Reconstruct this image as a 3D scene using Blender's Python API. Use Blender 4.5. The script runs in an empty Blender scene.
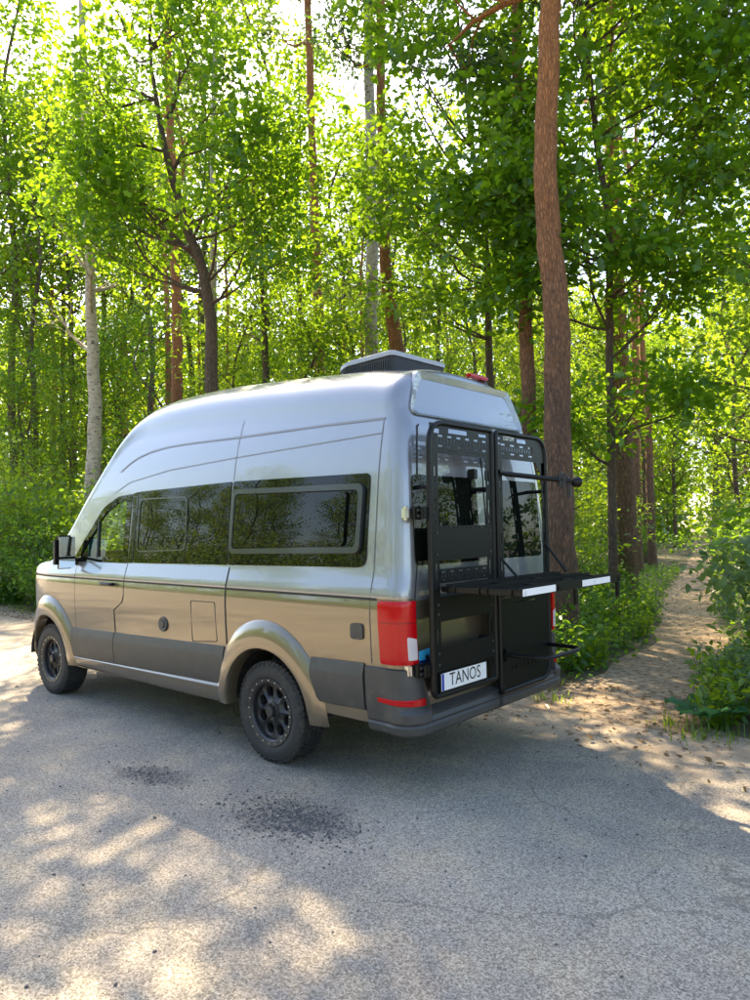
import bpy, bmesh, math, random
import numpy as np
from mathutils import Vector, Matrix

sc = bpy.context.scene
COL = sc.collection
R = math.radians
RNG = np.random.default_rng(7)
random.seed(7)

# ---------------------------------------------------------------- camera
CAM_C = np.array([-4.18256531, 4.4682132, 1.74743306])
CAM_F = np.array([0.66221649, -0.74838906, 0.03719054])
CAM_R = np.array([-0.74833552, -0.6630717, -0.01816261])
CAM_U = np.array([-0.0382527, 0.01580342, 0.99914312])
FPX = 712.4                                   # focal length in pixels of the 750 x 1000 photograph
cam_data = bpy.data.cameras.new('camera')
cam = bpy.data.objects.new('camera', cam_data)
COL.objects.link(cam)
cam_data.sensor_fit = 'VERTICAL'
cam_data.sensor_height = 36.0
cam_data.lens = FPX / 1000.0 * 36.0
cam_data.clip_start = 0.05
cam_data.clip_end = 2000
m = Matrix.Identity(4)
for i in range(3):
    m[i][0], m[i][1], m[i][2], m[i][3] = CAM_R[i], CAM_U[i], -CAM_F[i], CAM_C[i]
cam.matrix_world = m
sc.camera = cam

def ray(px, py):
    return CAM_F + CAM_R * (px - 375) / FPX - CAM_U * (py - 500) / FPX
def on_ground(px, py, z=0.0):
    d = ray(px, py); t = (z - CAM_C[2]) / d[2]
    return CAM_C + d * t
def at_row(px, y):
    """ground point in the column px of the photograph that stands in the row Y = y of trees"""
    d = ray(px, 525); t = (y - CAM_C[1]) / d[1]
    P = CAM_C + d * t
    return np.array([P[0], P[1], 0.0])

# ---------------------------------------------------------------- sky and sun
SUN_DIR = np.array([0.84, -0.45, 0.98]); SUN_DIR = SUN_DIR / np.linalg.norm(SUN_DIR)
SUN_ELEV = math.asin(SUN_DIR[2]); SUN_AZ = math.atan2(SUN_DIR[0], SUN_DIR[1])
world = bpy.data.worlds.new('World'); sc.world = world; world.use_nodes = True
nt = world.node_tree
sky = nt.nodes.new('ShaderNodeTexSky'); sky.sky_type = 'NISHITA'; sky.sun_disc = False
sky.sun_elevation = SUN_ELEV; sky.sun_rotation = SUN_AZ
sky.altitude = 100; sky.air_density = 1.0; sky.dust_density = 2.0; sky.ozone_density = 0.6
nt.links.new(sky.outputs[0], nt.nodes['Background'].inputs[0])
nt.nodes['Background'].inputs[1].default_value = 0.125
sun_data = bpy.data.lights.new('sun', 'SUN'); sun_data.energy = 5.0; sun_data.angle = R(0.53)
sun_data.color = (1.0, 0.81, 0.54)
sun = bpy.data.objects.new('sun', sun_data); COL.objects.link(sun)
sun.rotation_euler = Vector(SUN_DIR).to_track_quat('Z', 'Y').to_euler()
sun.location = (0, 0, 30)
sc.view_settings.view_transform = 'Standard'; sc.view_settings.look = 'None'
sc.view_settings.gamma = 1.0; sc.view_settings.use_curve_mapping = False
sc.view_settings.exposure = 2.12
sc.render.engine = 'CYCLES'
cy = sc.cycles
cy.max_bounces = 8; cy.diffuse_bounces = 4; cy.glossy_bounces = 3; cy.transmission_bounces = 5
cy.transparent_max_bounces = 8; cy.use_denoising = True; cy.sample_clamp_indirect = 6
cy.use_adaptive_sampling = True; cy.adaptive_threshold = 0.02
cy.caustics_reflective = False; cy.caustics_refractive = False

# ---------------------------------------------------------------- helpers
MATS = {}
def nodes_of(mat):
    mat.use_nodes = True
    return mat.node_tree.nodes, mat.node_tree.links
def pmat(name, color, rough=0.5, metallic=0.0, coat=0.0, spec=0.5, vary=0.0, vscale=6.0, bump=0.0, bscale=60.0,
         dirt=0.0, dirt_col=(0.25, 0.2, 0.13)):
    """principled material with a little procedural variation"""
    mt = bpy.data.materials.new(name); ns, ls = nodes_of(mt)
    b = ns['Principled BSDF']
    b.inputs['Base Color'].default_value = (*color, 1); b.inputs['Roughness'].default_value = rough
    b.inputs['Metallic'].default_value = metallic; b.inputs['Coat Weight'].default_value = coat
    b.inputs['Coat Roughness'].default_value = 0.02
    if coat >= 1: b.inputs['Coat IOR'].default_value = 1.7
    b.inputs['Specular IOR Level'].default_value = spec
    tc = ns.new('ShaderNodeTexCoord')
    if vary or dirt:
        n = ns.new('ShaderNodeTexNoise'); n.inputs['Scale'].default_value = vscale; n.inputs['Detail'].default_value = 5
        ls.new(tc.outputs['Object'], n.inputs['Vector'])
        mp = ns.new('ShaderNodeMapRange'); ls.new(n.outputs[0], mp.inputs[0])
        mp.inputs[1].default_value = 0.3; mp.inputs[2].default_value = 0.7
        mp.inputs[3].default_value = 1 - vary; mp.inputs[4].default_value = 1 + vary
        mx = ns.new('ShaderNodeMix'); mx.data_type = 'RGBA'; mx.blend_type = 'MULTIPLY'; mx.inputs[0].default_value = 1
        mx.inputs[6].default_value = (*color, 1); ls.new(mp.outputs[0], mx.inputs[7])
        out = mx.outputs[2]
        if dirt:
            n2 = ns.new('ShaderNodeTexNoise'); n2.inputs['Scale'].default_value = 14; n2.inputs['Detail'].default_value = 8
            ls.new(tc.outputs['Object'], n2.inputs['Vector'])
            m2 = ns.new('ShaderNodeMapRange'); ls.new(n2.outputs[0], m2.inputs[0])
            m2.inputs[1].default_value = 0.5; m2.inputs[2].default_value = 0.8; m2.inputs[4].default_value = dirt
            mx2 = ns.new('ShaderNodeMix'); mx2.data_type = 'RGBA'; ls.new(m2.outputs[0], mx2.inputs[0])
            ls.new(out, mx2.inputs[6]); mx2.inputs[7].default_value = (*dirt_col, 1); out = mx2.outputs[2]
            m3 = ns.new('ShaderNodeMapRange'); ls.new(n2.outputs[0], m3.inputs[0])
            m3.inputs[1].default_value = 0.45; m3.inputs[2].default_value = 0.8
            m3.inputs[3].default_value = rough; m3.inputs[4].default_value = min(1, rough + dirt)
            ls.new(m3.outputs[0], b.inputs['Roughness'])
        ls.new(out, b.inputs['Base Color'])
    if bump:
        n = ns.new('ShaderNodeTexNoise'); n.inputs['Scale'].default_value = bscale; n.inputs['Detail'].default_value = 4
        ls.new(tc.outputs['Object'], n.inputs['Vector'])
        bp = ns.new('ShaderNodeBump'); bp.inputs['Strength'].default_value = bump; bp.inputs['Distance'].default_value = 0.01
        ls.new(n.outputs[0], bp.inputs['Height']); ls.new(bp.outputs[0], b.inputs['Normal'])
    MATS[name] = mt
    return mt

def link(o, parent=None):
    COL.objects.link(o)
    if parent is not None: o.parent = parent
    return o
def mesh_obj(name, verts, faces, mat, parent=None, smooth=True, angle=35, fmat=None):
    me = bpy.data.meshes.new(name)
    me.from_pydata([tuple(map(float, v)) for v in verts], [], faces)
    for mm in (mat if isinstance(mat, (list, tuple)) else [mat]): me.materials.append(mm)
    if fmat is not None: me.polygons.foreach_set('material_index', fmat)
    bm = bmesh.new(); bm.from_mesh(me)
    bmesh.ops.remove_doubles(bm, verts=bm.verts, dist=1e-5)
    bmesh.ops.recalc_face_normals(bm, faces=bm.faces)
    bm.to_mesh(me); bm.free()
    if smooth:
        me.shade_smooth(); me.set_sharp_from_angle(angle=R(angle))
    return link(bpy.data.objects.new(name, me), parent)
def tag(o, label=None, cat=None, group=None, kind=None):
    if label: o['label'] = label
    if cat: o['category'] = cat
    if group: o['group'] = group
    if kind: o['kind'] = kind
    return o
def empty(name, loc=(0, 0, 0), rz=0.0, parent=None):
    o = bpy.data.objects.new(name, None); o.location = tuple(map(float, loc)); o.rotation_euler = (0, 0, rz)
    o.empty_display_size = 0.2
    return link(o, parent)
def copy_tree(o, parent=None):
    c = o.copy(); COL.objects.link(c)
    if parent is not None: c.parent = parent
    for ch in o.children: copy_tree(ch, c)
    return c

class MB:
    """collects simple solids, builds one mesh object"""
    def __init__(s): s.v = []; s.f = []; s.mi = []; s.m = 0
    def add(s, verts, faces):
        k = len(s.v); s.v += [tuple(map(float, p)) for p in verts]
        s.f += [tuple(i + k for i in f) for f in faces]; s.mi += [s.m] * len(faces)
    def box(s, c, d, bevel=0.0, mat=None):
        bm = bmesh.new(); bmesh.ops.create_cube(bm, size=1)
        for v in bm.verts: v.co = Vector((v.co.x * d[0], v.co.y * d[1], v.co.z * d[2]))
        if bevel: bmesh.ops.bevel(bm, geom=bm.edges[:], offset=bevel, segments=2, affect='EDGES')
        if mat is not None: bmesh.ops.transform(bm, matrix=mat, verts=bm.verts)
        bm.verts.index_update()
        s.add([v.co + Vector(c) for v in bm.verts], [[v.index for v in f.verts] for f in bm.faces]); bm.free()
    def tube(s, pts, rad, n=10, caps=True):
        pts = [np.array(p, float) for p in pts]
        rads = rad if hasattr(rad, '__len__') else [rad] * len(pts)
        vs = []; fs = []; prev = None
        for i, p in enumerate(pts):
            t = pts[min(i + 1, len(pts) - 1)] - pts[max(i - 1, 0)]; t = t / (np.linalg.norm(t) + 1e-9)
            if prev is None:
                a = np.array([0, 0, 1.0]) if abs(t[2]) < 0.9 else np.array([1.0, 0, 0])
            else: a = prev
            a = a - t * (a @ t); a /= np.linalg.norm(a) + 1e-9; prev = a
            b = np.cross(t, a)
            for k in range(n):
                th = 2 * math.pi * k / n
                vs.append(p + rads[i] * (a * math.cos(th) + b * math.sin(th)))
        for i in range(len(pts) - 1):
            for k in range(n):
                fs.append((i * n + k, i * n + (k + 1) % n, (i + 1) * n + (k + 1) % n, (i + 1) * n + k))
        if caps:
            fs.append(tuple(range(n))[::-1]); fs.append(tuple((len(pts) - 1) * n + k for k in range(n)))
        s.add(vs, fs)
    def lathe(s, prof, n=48, axis='y', c=(0, 0, 0), closed=False):
        """prof: (radius, along) pairs revolved round an axis through c"""
        vs = []; fs = []; L = len(prof)
        for k in range(n):
            th = 2 * math.pi * k / n
            for r_, a in prof:
                p = {'y': (r_ * math.cos(th), a, r_ * math.sin(th)), 'x': (a, r_ * math.cos(th), r_ * math.sin(th)),
                     'z': (r_ * math.cos(th), r_ * math.sin(th), a)}[axis]
                vs.append((p[0] + c[0], p[1] + c[1], p[2] + c[2]))
        for k in range(n):
            k2 = (k + 1) % n
            for i in range(L if closed else L - 1):
                i2 = (i + 1) % L
                fs.append((k * L + i, k * L + i2, k2 * L + i2, k2 * L + i))
        s.add(vs, fs)
    def build(s, name, mat, parent=None, smooth=True, angle=35):
        return mesh_obj(name, s.v, s.f, mat, parent, smooth, angle)

def arc_pts(corners, rad, k=6, closed=True):
    """3-D polyline through corners with each corner rounded"""
    pts = []; n = len(corners)
    for i in range(n):
        p = np.array(corners[i], float)
        if not closed and i in (0, n - 1): pts.append(p); continue
        a = np.array(corners[i - 1], float) - p; b = np.array(corners[(i + 1) % n], float) - p
        la, lb = np.linalg.norm(a), np.linalg.norm(b); a /= la; b /= lb
        rr = rad[i] if hasattr(rad, '__len__') else rad
        ang = math.acos(max(-1, min(1, float(a @ b))))
        d = min(rr / max(math.tan(ang / 2), 1e-3), la * 0.49, lb * 0.49)
        p0, p1 = p + a * d, p + b * d
        for j in range(k + 1):
            t = j / k
            pts.append((1 - t) ** 2 * p0 + 2 * t * (1 - t) * p + t * t * p1)
    return pts
def text_mesh(name, body, size, mat, place, parent, xscale=1.0, extrude=0.0005):
    """flat lettering; place(u, v) maps the text plane to a point in space"""
    cu = bpy.data.curves.new(name, 'FONT'); cu.body = body; cu.size = size; cu.extrude = 0
    cu.align_x = 'CENTER'; cu.align_y = 'CENTER'; cu.resolution_u = 3
    o = bpy.data.objects.new(name + '_tmp', cu); COL.objects.link(o)
    bpy.context.view_layer.update()
    me = bpy.data.meshes.new_from_object(o.evaluated_get(bpy.context.evaluated_depsgraph_get()))
    bpy.data.objects.remove(o); bpy.data.curves.remove(cu)
    for v in me.vertices: v.co = Vector(place(v.co.x * xscale, v.co.y))
    me.materials.clear(); me.materials.append(mat); me.name = name
    return link(bpy.data.objects.new(name, me), parent)
# ================================================================ the van
M_SILVER = pmat('silver_paint', (0.235, 0.245, 0.26), 0.34, 0.5, 1.0, vary=0.02, vscale=2, dirt=0.04, dirt_col=(0.45, 0.42, 0.36))
M_BEIGE = pmat('beige_metallic_paint', (0.165, 0.135, 0.088), 0.30, 0.55, 1.0, vary=0.015, vscale=2)
M_CLAD = pmat('dark_grey_cladding', (0.050, 0.050, 0.049), 0.46, 0, 0, vary=0.08, bump=0.08, bscale=400, dirt=0.22)
M_BLACKGL = pmat('black_privacy_glass', (0.006, 0.008, 0.006), 0.008, 0, 0.0, spec=0.30)
M_FRAMEGL = pmat('grey_window_frame', (0.03, 0.034, 0.038), 0.2, 0, 0.2)
M_RUBBER = pmat('black_rubber', (0.016, 0.016, 0.017), 0.75, bump=0.1, bscale=200)
M_TYRE = pmat('tyre_rubber', (0.028, 0.028, 0.029), 0.72, bump=0.15, bscale=160, dirt=0.35, dirt_col=(0.17, 0.14, 0.10))
M_RIM = pmat('satin_black_alloy', (0.034, 0.034, 0.036), 0.42, 0.3, 0.1, dirt=0.2)
M_STEEL = pmat('bright_steel', (0.6, 0.6, 0.6), 0.3, 1.0)
M_DARKIN = pmat('dark_underbody', (0.02, 0.02, 0.02), 0.8, bump=0.2, dirt=0.3)
M_RACK = pmat('black_powder_coat', (0.005, 0.0053, 0.0056), 0.40, 0.0, 0.0, spec=0.28, bump=0.05, bscale=500, vary=0.05)
M_PLATEW = pmat('white_plate', (0.82, 0.82, 0.80), 0.35)
M_PLATEB = pmat('black_lettering', (0.012, 0.012, 0.012), 0.5)
M_BLUE = pmat('blue_strip', (0.01, 0.04, 0.35), 0.4)
M_CYAN = pmat('cyan_sticker', (0.05, 0.45, 0.75), 0.4)
M_NAVY = pmat('navy_sticker', (0.01, 0.02, 0.12), 0.4)
M_WHITE = pmat('white_reflective_tape', (0.85, 0.86, 0.86), 0.4)
M_MIRROR = pmat('mirror_glass', (0.85, 0.88, 0.9), 0.02, 1.0)
M_SEAT = pmat('grey_seat_fabric', (0.06, 0.06, 0.065), 0.9, bump=0.2)
M_TEAL = pmat('teal_plastic', (0.02, 0.22, 0.17), 0.4)
def lens_mat(name, col, rough=0.12):
    mt = pmat(name, col, rough, 0, 0.0, spec=.35)
    b = mt.node_tree.nodes['Principled BSDF']
    b.inputs['Subsurface Weight'].default_value = 0.0; b.inputs['Subsurface Radius'].default_value = (0.02, 0.004, 0.002)
    return mt
M_RED = lens_mat('red_lens', (0.46, 0.002, 0.006))
M_CLEARL = lens_mat('clear_lens', (0.55, 0.50, 0.50))
def glass_mat():
    mt = bpy.data.materials.new('clear_window_glass'); ns, ls = nodes_of(mt)
    ns.remove(ns['Principled BSDF'])
    tr = ns.new('ShaderNodeBsdfTransparent'); tr.inputs[0].default_value = (0.78, 0.86, 0.80, 1)
    gl = ns.new('ShaderNodeBsdfGlossy'); gl.inputs['Roughness'].default_value = 0.02
    lw = ns.new('ShaderNodeLayerWeight'); lw.inputs[0].default_value = 0.5      # Schlick reflectance of a thin sheet
    pw = ns.new('ShaderNodeMath'); pw.operation = 'POWER'; ls.new(lw.outputs['Facing'], pw.inputs[0]); pw.inputs[1].default_value = 5
    ma = ns.new('ShaderNodeMath'); ma.operation = 'MULTIPLY_ADD'; ls.new(pw.outputs[0], ma.inputs[0]); ma.inputs[1].default_value = .93; ma.inputs[2].default_value = .06
    mx = ns.new('ShaderNodeMixShader'); ls.new(ma.outputs[0], mx.inputs[0])
    ls.new(tr.outputs[0], mx.inputs[1]); ls.new(gl.outputs[0], mx.inputs[2])
    ls.new(mx.outputs[0], ns['Material Output'].inputs[0])
    return mt
M_GLASS = glass_mat()

WZ = np.array([(.30, .93), (.36, .965), (.45, .985), (.80, 1.005), (1.0, 1.018), (1.15, 1.023), (1.25, 1.021), (1.27, 1.014),
               (1.285, 1.014), (1.30, 1.017), (1.45, .973), (1.7, .950), (2.1, .908), (2.27, .882), (2.45, .845), (2.6, .80), (2.8, .72), (3.1, .6)])
PLAN = np.array([(-2, 1), (3.3, 1), (3.64, .995), (3.9, .968), (4.1, .925), (4.3, .845), (4.45, .745), (4.56, .6), (4.62, .42), (4.648, .2), (4.66, .05)])
HTOP = np.array([(-1.34, 2.885), (-1.15, 2.905), (-.8, 2.945), (0, 3.01), (.6, 3.055), (1.3, 3.085), (1.7, 3.085), (2.0, 3.055), (2.22, 2.985), (2.40, 2.86), (2.6, 2.64),
                 (2.8, 2.41), (3.0, 2.19), (3.33, 1.82), (3.72, 1.50), (4.0, 1.475), (4.25, 1.42), (4.42, 1.34), (4.53, 1.2), (4.6, 1.0), (4.64, .8), (4.66, .7)])
RTOP = np.array([(-1.34, .40), (1.7, .40), (2.25, .32), (2.6, .26), (3.1, .18), (3.6, .12), (4.2, .12), (4.42, .10), (4.66, .08)])
def smooth_interp(tab, x):
    xs, ys = tab[:, 0], tab[:, 1]
    if x <= xs[0]: return float(ys[0])
    if x >= xs[-1]: return float(ys[-1])
    i = int(np.searchsorted(xs, x) - 1)
    h = xs[i + 1] - xs[i]; t = (x - xs[i]) / h
    def slope(j):
        if j == 0 or j == len(xs) - 1: return 0.0
        a = (ys[j] - ys[j - 1]) / (xs[j] - xs[j - 1]); b = (ys[j + 1] - ys[j]) / (xs[j + 1] - xs[j])
        return 0.0 if a * b <= 0 else 2 * a * b / (a + b)
    m0, m1 = slope(i) * h, slope(i + 1) * h
    return float((2 * t ** 3 - 3 * t * t + 1) * ys[i] + (t ** 3 - 2 * t * t + t) * m0 + (-2 * t ** 3 + 3 * t * t) * ys[i + 1] + (t ** 3 - t * t) * m1)
def Wz(z): return float(np.interp(z, WZ[:, 0], WZ[:, 1]))
def plan(x): return smooth_interp(PLAN, x)
RXT = np.array([(.3, -1.34), (1.0, -1.34), (1.3, -1.335), (2.1, -1.29), (2.42, -1.255), (2.52, -1.205), (2.9, -1.145), (3.0, -1.13)])
def rx(z): return float(np.interp(z, RXT[:, 0], RXT[:, 1]))
RC = 0.11                                       # plan radius of the rear corner
def side(x, z, off=0.0, s=1):
    return (x, s * (Wz(z) * plan(x) + off), z)
def rear(y, z, off=0.0): return (rx(z) - off, y, z)
def peri(s_, z, off=0.0, sg=1):
    """runs from the side (s<0) round the rear corner on to the rear face"""
    w = Wz(z); xc = rx(z) + RC; q = RC * math.pi / 2
    if s_ <= 0: return (xc - s_, sg * (w + off), z)
    if s_ < q:
        th = s_ / RC
        return (xc - (RC + off) * math.sin(th), sg * (w - RC + (RC + off) * math.cos(th)), z)
    return (rx(z) - off, sg * (w - RC - (s_ - q)), z)

van = empty('camper_van', (0, 0, 0))
tag(van, 'silver and beige high-roof camper van parked on the road by the trees', 'camper van')

# ---- body shell: sections along x
ZW = [.36, .40, .45, .52, .60, .68, .76, .84, .92, 1.0, 1.08, 1.15, 1.21, 1.25, 1.27, 1.285, 1.30]
def section(x):
    H = smooth_interp(HTOP, x); r = smooth_interp(RTOP, x); p = plan(x)
    zt = H - r
    z0 = .36 if x > -.42 else .47
    pts = []
    k = min(1.0, (zt - .02) / 1.30)
    low = [max(z0, z) if k == 1.0 else z0 + (z - .36) / (1.30 - .36) * (zt - .02 - z0) for z in ZW]
    for z in low: pts.append((Wz(z) * p, z))
    nz = 22
    zl = low[-1]
    for i in range(1, nz + 1):
        z = zl + (zt - zl) * i / nz
        pts.append((Wz(z) * p, z))
    wt = Wz(zt) * p; dz = .02
    n = 2.75; kk = 18
    for i in range(1, kk + 1):
        t = i / kk * math.pi / 2
        pts.append((wt * math.cos(t) ** (2 / n), zt + r * math.sin(t) ** (2 / n)))
    return pts
xs = list(np.arange(-1.20, 3.2, .04)) + list(np.arange(3.2, 4.4, .03)) + [4.43, 4.47, 4.51, 4.54, 4.57, 4.595, 4.615, 4.63, 4.642, 4.65, 4.656]
rows = []
def shear(x, z): return (rx(z) + 1.34) * max(0, min(1, (-x - .6) / .6))
for th in (90, 75, 60, 45, 30, 15):             # rounded rear edge
    t = R(th); x = -1.34 + RC - RC * math.sin(t); ins = RC * (1 - math.cos(t)); S = section(-1.21)
    Ht = S[-1][1]
    rows.append([(-1.34 + RC - RC * math.sin(t) + (rx(z) + 1.34), max(0, y - ins * min(1, y / .3)), z - ins * .45 * max(0, (z - 2.45) / (Ht - 2.45))) for y, z in S])
for x in xs: rows.append([(x + shear(x, z), y, z) for y, z in section(x)])
NP = len(rows[0])
WHEELS = [(0.0, .375), (3.64, .375)]
FWIN = [(3.06, 1.47), (2.10, 1.47), (2.10, 2.07), (2.30, 2.05), (2.56, 1.94), (2.86, 1.65)]      # front door window, (x, z)
def inpoly(px, pz, poly):
    c = False; n = len(poly)
    for i in range(n):
        x1, z1 = poly[i]; x2, z2 = poly[(i + 1) % n]
        if (z1 > pz) != (z2 > pz) and px < (x2 - x1) * (pz - z1) / (z2 - z1) + x1: c = not c
    return c
bv, bf, bmi, wf = [], [], [], []
for sg in (1, -1):
    k0 = len(bv)
    for rw in rows: bv += [(x, sg * y, z) for x, y, z in rw]
    for i in range(len(rows) - 1):
        for j in range(NP - 1):
            f = (k0 + i * NP + j, k0 + i * NP + j + 1, k0 + (i + 1) * NP + j + 1, k0 + (i + 1) * NP + j)
            c = np.mean([bv[q] for q in f], axis=0)
            if any((c[0] - wx) ** 2 + (c[2] - wz) ** 2 < .50 ** 2 for wx, wz in WHEELS): continue
            if c[2] > 1.4 and abs(c[1]) > .6 and inpoly(c[0], c[2], FWIN): continue
            H = smooth_interp(HTOP, c[0])
            if 2.78 < c[0] < 3.66 and c[2] > H - .10 and abs(c[1]) < Wz(c[2]) * .93:
                wf.append(f); continue
            bf.append(f); bmi.append(1 if c[2] < 1.278 or (c[0] > 4.3 and j < 16) else 0)
# rear cap
cap = rows[0]
k0 = len(bv)
bv += [(x, y, z) for x, y, z in cap] + [(x, -y, z) for x, y, z in cap]
for j in range(NP - 1):
    bf.append((k0 + j, k0 + j + 1, k0 + NP + j + 1, k0 + NP + j)); bmi.append(1 if cap[j][2] < 1.27 else 0)
body = mesh_obj('body', bv, bf, [M_SILVER, M_BEIGE], van, angle=28, fmat=bmi)
wv = sorted(set(q for f in wf for q in f)); wi = {q: i for i, q in enumerate(wv)}
mesh_obj('windscreen', [bv[q] for q in wv], [tuple(wi[q] for q in f) for f in wf], M_GLASS, van)
ub = MB(); ub.box((1.6, 0, .45), (5.3, 1.5, .16), .02); ub.box((-.6, 0, .52), (1.3, 1.2, .12)); ub.tube([(0, -.85, .375), (0, .85, .375)], .07); ub.tube([(3.64, -.85, .375), (3.64, .85, .375)], .05)
ub.build('underbody', M_DARKIN, van)
# wheel wells
for wx, wz in WHEELS:
    for sg in (1, -1):
        w = MB(); vs = []; fs = []; n = 28
        for i in range(n + 1):
            t = R(2 + 176 * i / n)
            for y in (.985, .60): vs.append((wx + .505 * math.cos(t), sg * y, wz + .505 * math.sin(t)))
        for i in range(n): fs.append((2 * i, 2 * i + 1, 2 * i + 3, 2 * i + 2))
        vs.append((wx, sg * .60, wz)); c = len(vs) - 1
        for i in range(n): fs.append((2 * i + 1, c, 2 * i + 3))
        w.add(vs, fs); w.build('wheel_well', M_DARKIN, van)

# ---- panel tools
def rpoly(pts, r, k=6):
    return [(p[0], p[1]) for p in arc_pts([(a, b, 0) for a, b in pts], r, k)]
def densify(poly, d):
    out = []
    for a, b in zip(poly, poly[1:] + poly[:1]):
        k = max(1, int(math.hypot(b[0] - a[0], b[1] - a[1]) / d))
        out += [(a[0] + (b[0] - a[0]) * i / k, a[1] + (b[1] - a[1]) * i / k) for i in range(k)]
    return out
def panel(name, poly, mp, off, thick, mat, parent, rings=4):
    if rings >= 8: poly = densify(poly, .02)
    n = len(poly); cu = sum(p[0] for p in poly) / n; cv = sum(p[1] for p in poly) / n
    vs = [mp(cu, cv, off)]; fs = []
    for k in range(1, rings + 1):
        t = k / rings
        vs += [mp(cu + (p[0] - cu) * t, cv + (p[1] - cv) * t, off - (.0015 if k == rings else 0)) for p in poly]
    for i in range(n): fs.append((0, 1 + i, 1 + (i + 1) % n))
    for k in range(rings - 1):
        for i in range(n):
            a = 1 + k * n; b = a + n; j = (i + 1) % n
            fs.append((a + i, b + i, b + j, a + j))
    base = len(vs); vs += [mp(p[0], p[1], off - thick) for p in poly]; a = 1 + (rings - 1) * n
    for i in range(n): j = (i + 1) % n; fs.append((a + i, base + i, base + j, a + j))
    return mesh_obj(name, vs, fs, mat, parent, angle=40)
def ring(name, outer, inner, mp, off, thick, mat, parent, off_in=None):
    n = len(outer); off_in = off if off_in is None else off_in
    vs = [mp(*p, off - thick) for p in outer] + [mp(*p, off) for p in outer] + [mp(*p, off_in) for p in inner] + [mp(*p, off_in - thick) for p in inner]
    fs = []
    for k in range(3):
        for i in range(n):
            j = (i + 1) % n; fs.append((k * n + i, k * n + j, (k + 1) * n + j, (k + 1) * n + i))
    return mesh_obj(name, vs, fs, mat, parent, angle=40)
def scan_panel(name, lr, zs, mp, off, thick, mats, zsplit, parent, nc=10):
    vs = []; fs = []; mi = []
    for z in zs:
        a, b = lr(z)
        vs += [mp(a + (b - a) * i / nc, z, off) for i in range(nc + 1)]
    m_ = nc + 1
    for r_ in range(len(zs) - 1):
        for i in range(nc):
            fs.append((r_ * m_ + i, r_ * m_ + i + 1, (r_ + 1) * m_ + i + 1, (r_ + 1) * m_ + i))
            mi.append(1 if (zs[r_] + zs[r_ + 1]) / 2 < zsplit else 0)
    nr = len(zs)
    loop = [i for i in range(m_)] + [r_ * m_ + nc for r_ in range(1, nr)] + [(nr - 1) * m_ + i for i in range(nc - 1, -1, -1)] + [r_ * m_ for r_ in range(nr - 2, 0, -1)]
    k = len(vs)
    for q in loop:
        r_, i = divmod(q, m_); z = zs[r_]; a, b = lr(z); vs.append(mp(a + (b - a) * i / nc, z, off - thick))
    for i in range(len(loop)):
        j = (i + 1) % len(loop); fs.append((loop[i], loop[j], k + j, k + i)); mi.append(1 if zs[loop[i] // m_] < zsplit else 0)
    return mesh_obj(name, vs, fs, mats, parent, angle=40, fmat=mi)
def ribbon(name, pts, w, mp, off, mat, parent):
    vs = []; fs = []
    P = [np.array(p, float) for p in pts]
    for i, p in enumerate(P):
        t = P[min(i + 1, len(P) - 1)] - P[max(i - 1, 0)]; t /= np.linalg.norm(t); n = np.array([-t[1], t[0]]) * w / 2
        vs += [mp(*(p + n), off), mp(*(p - n), off)]
    for i in range(len(P) - 1): fs.append((2 * i, 2 * i + 1, 2 * i + 3, 2 * i + 2))
    return mesh_obj(name, vs, fs, mat, parent)

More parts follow.
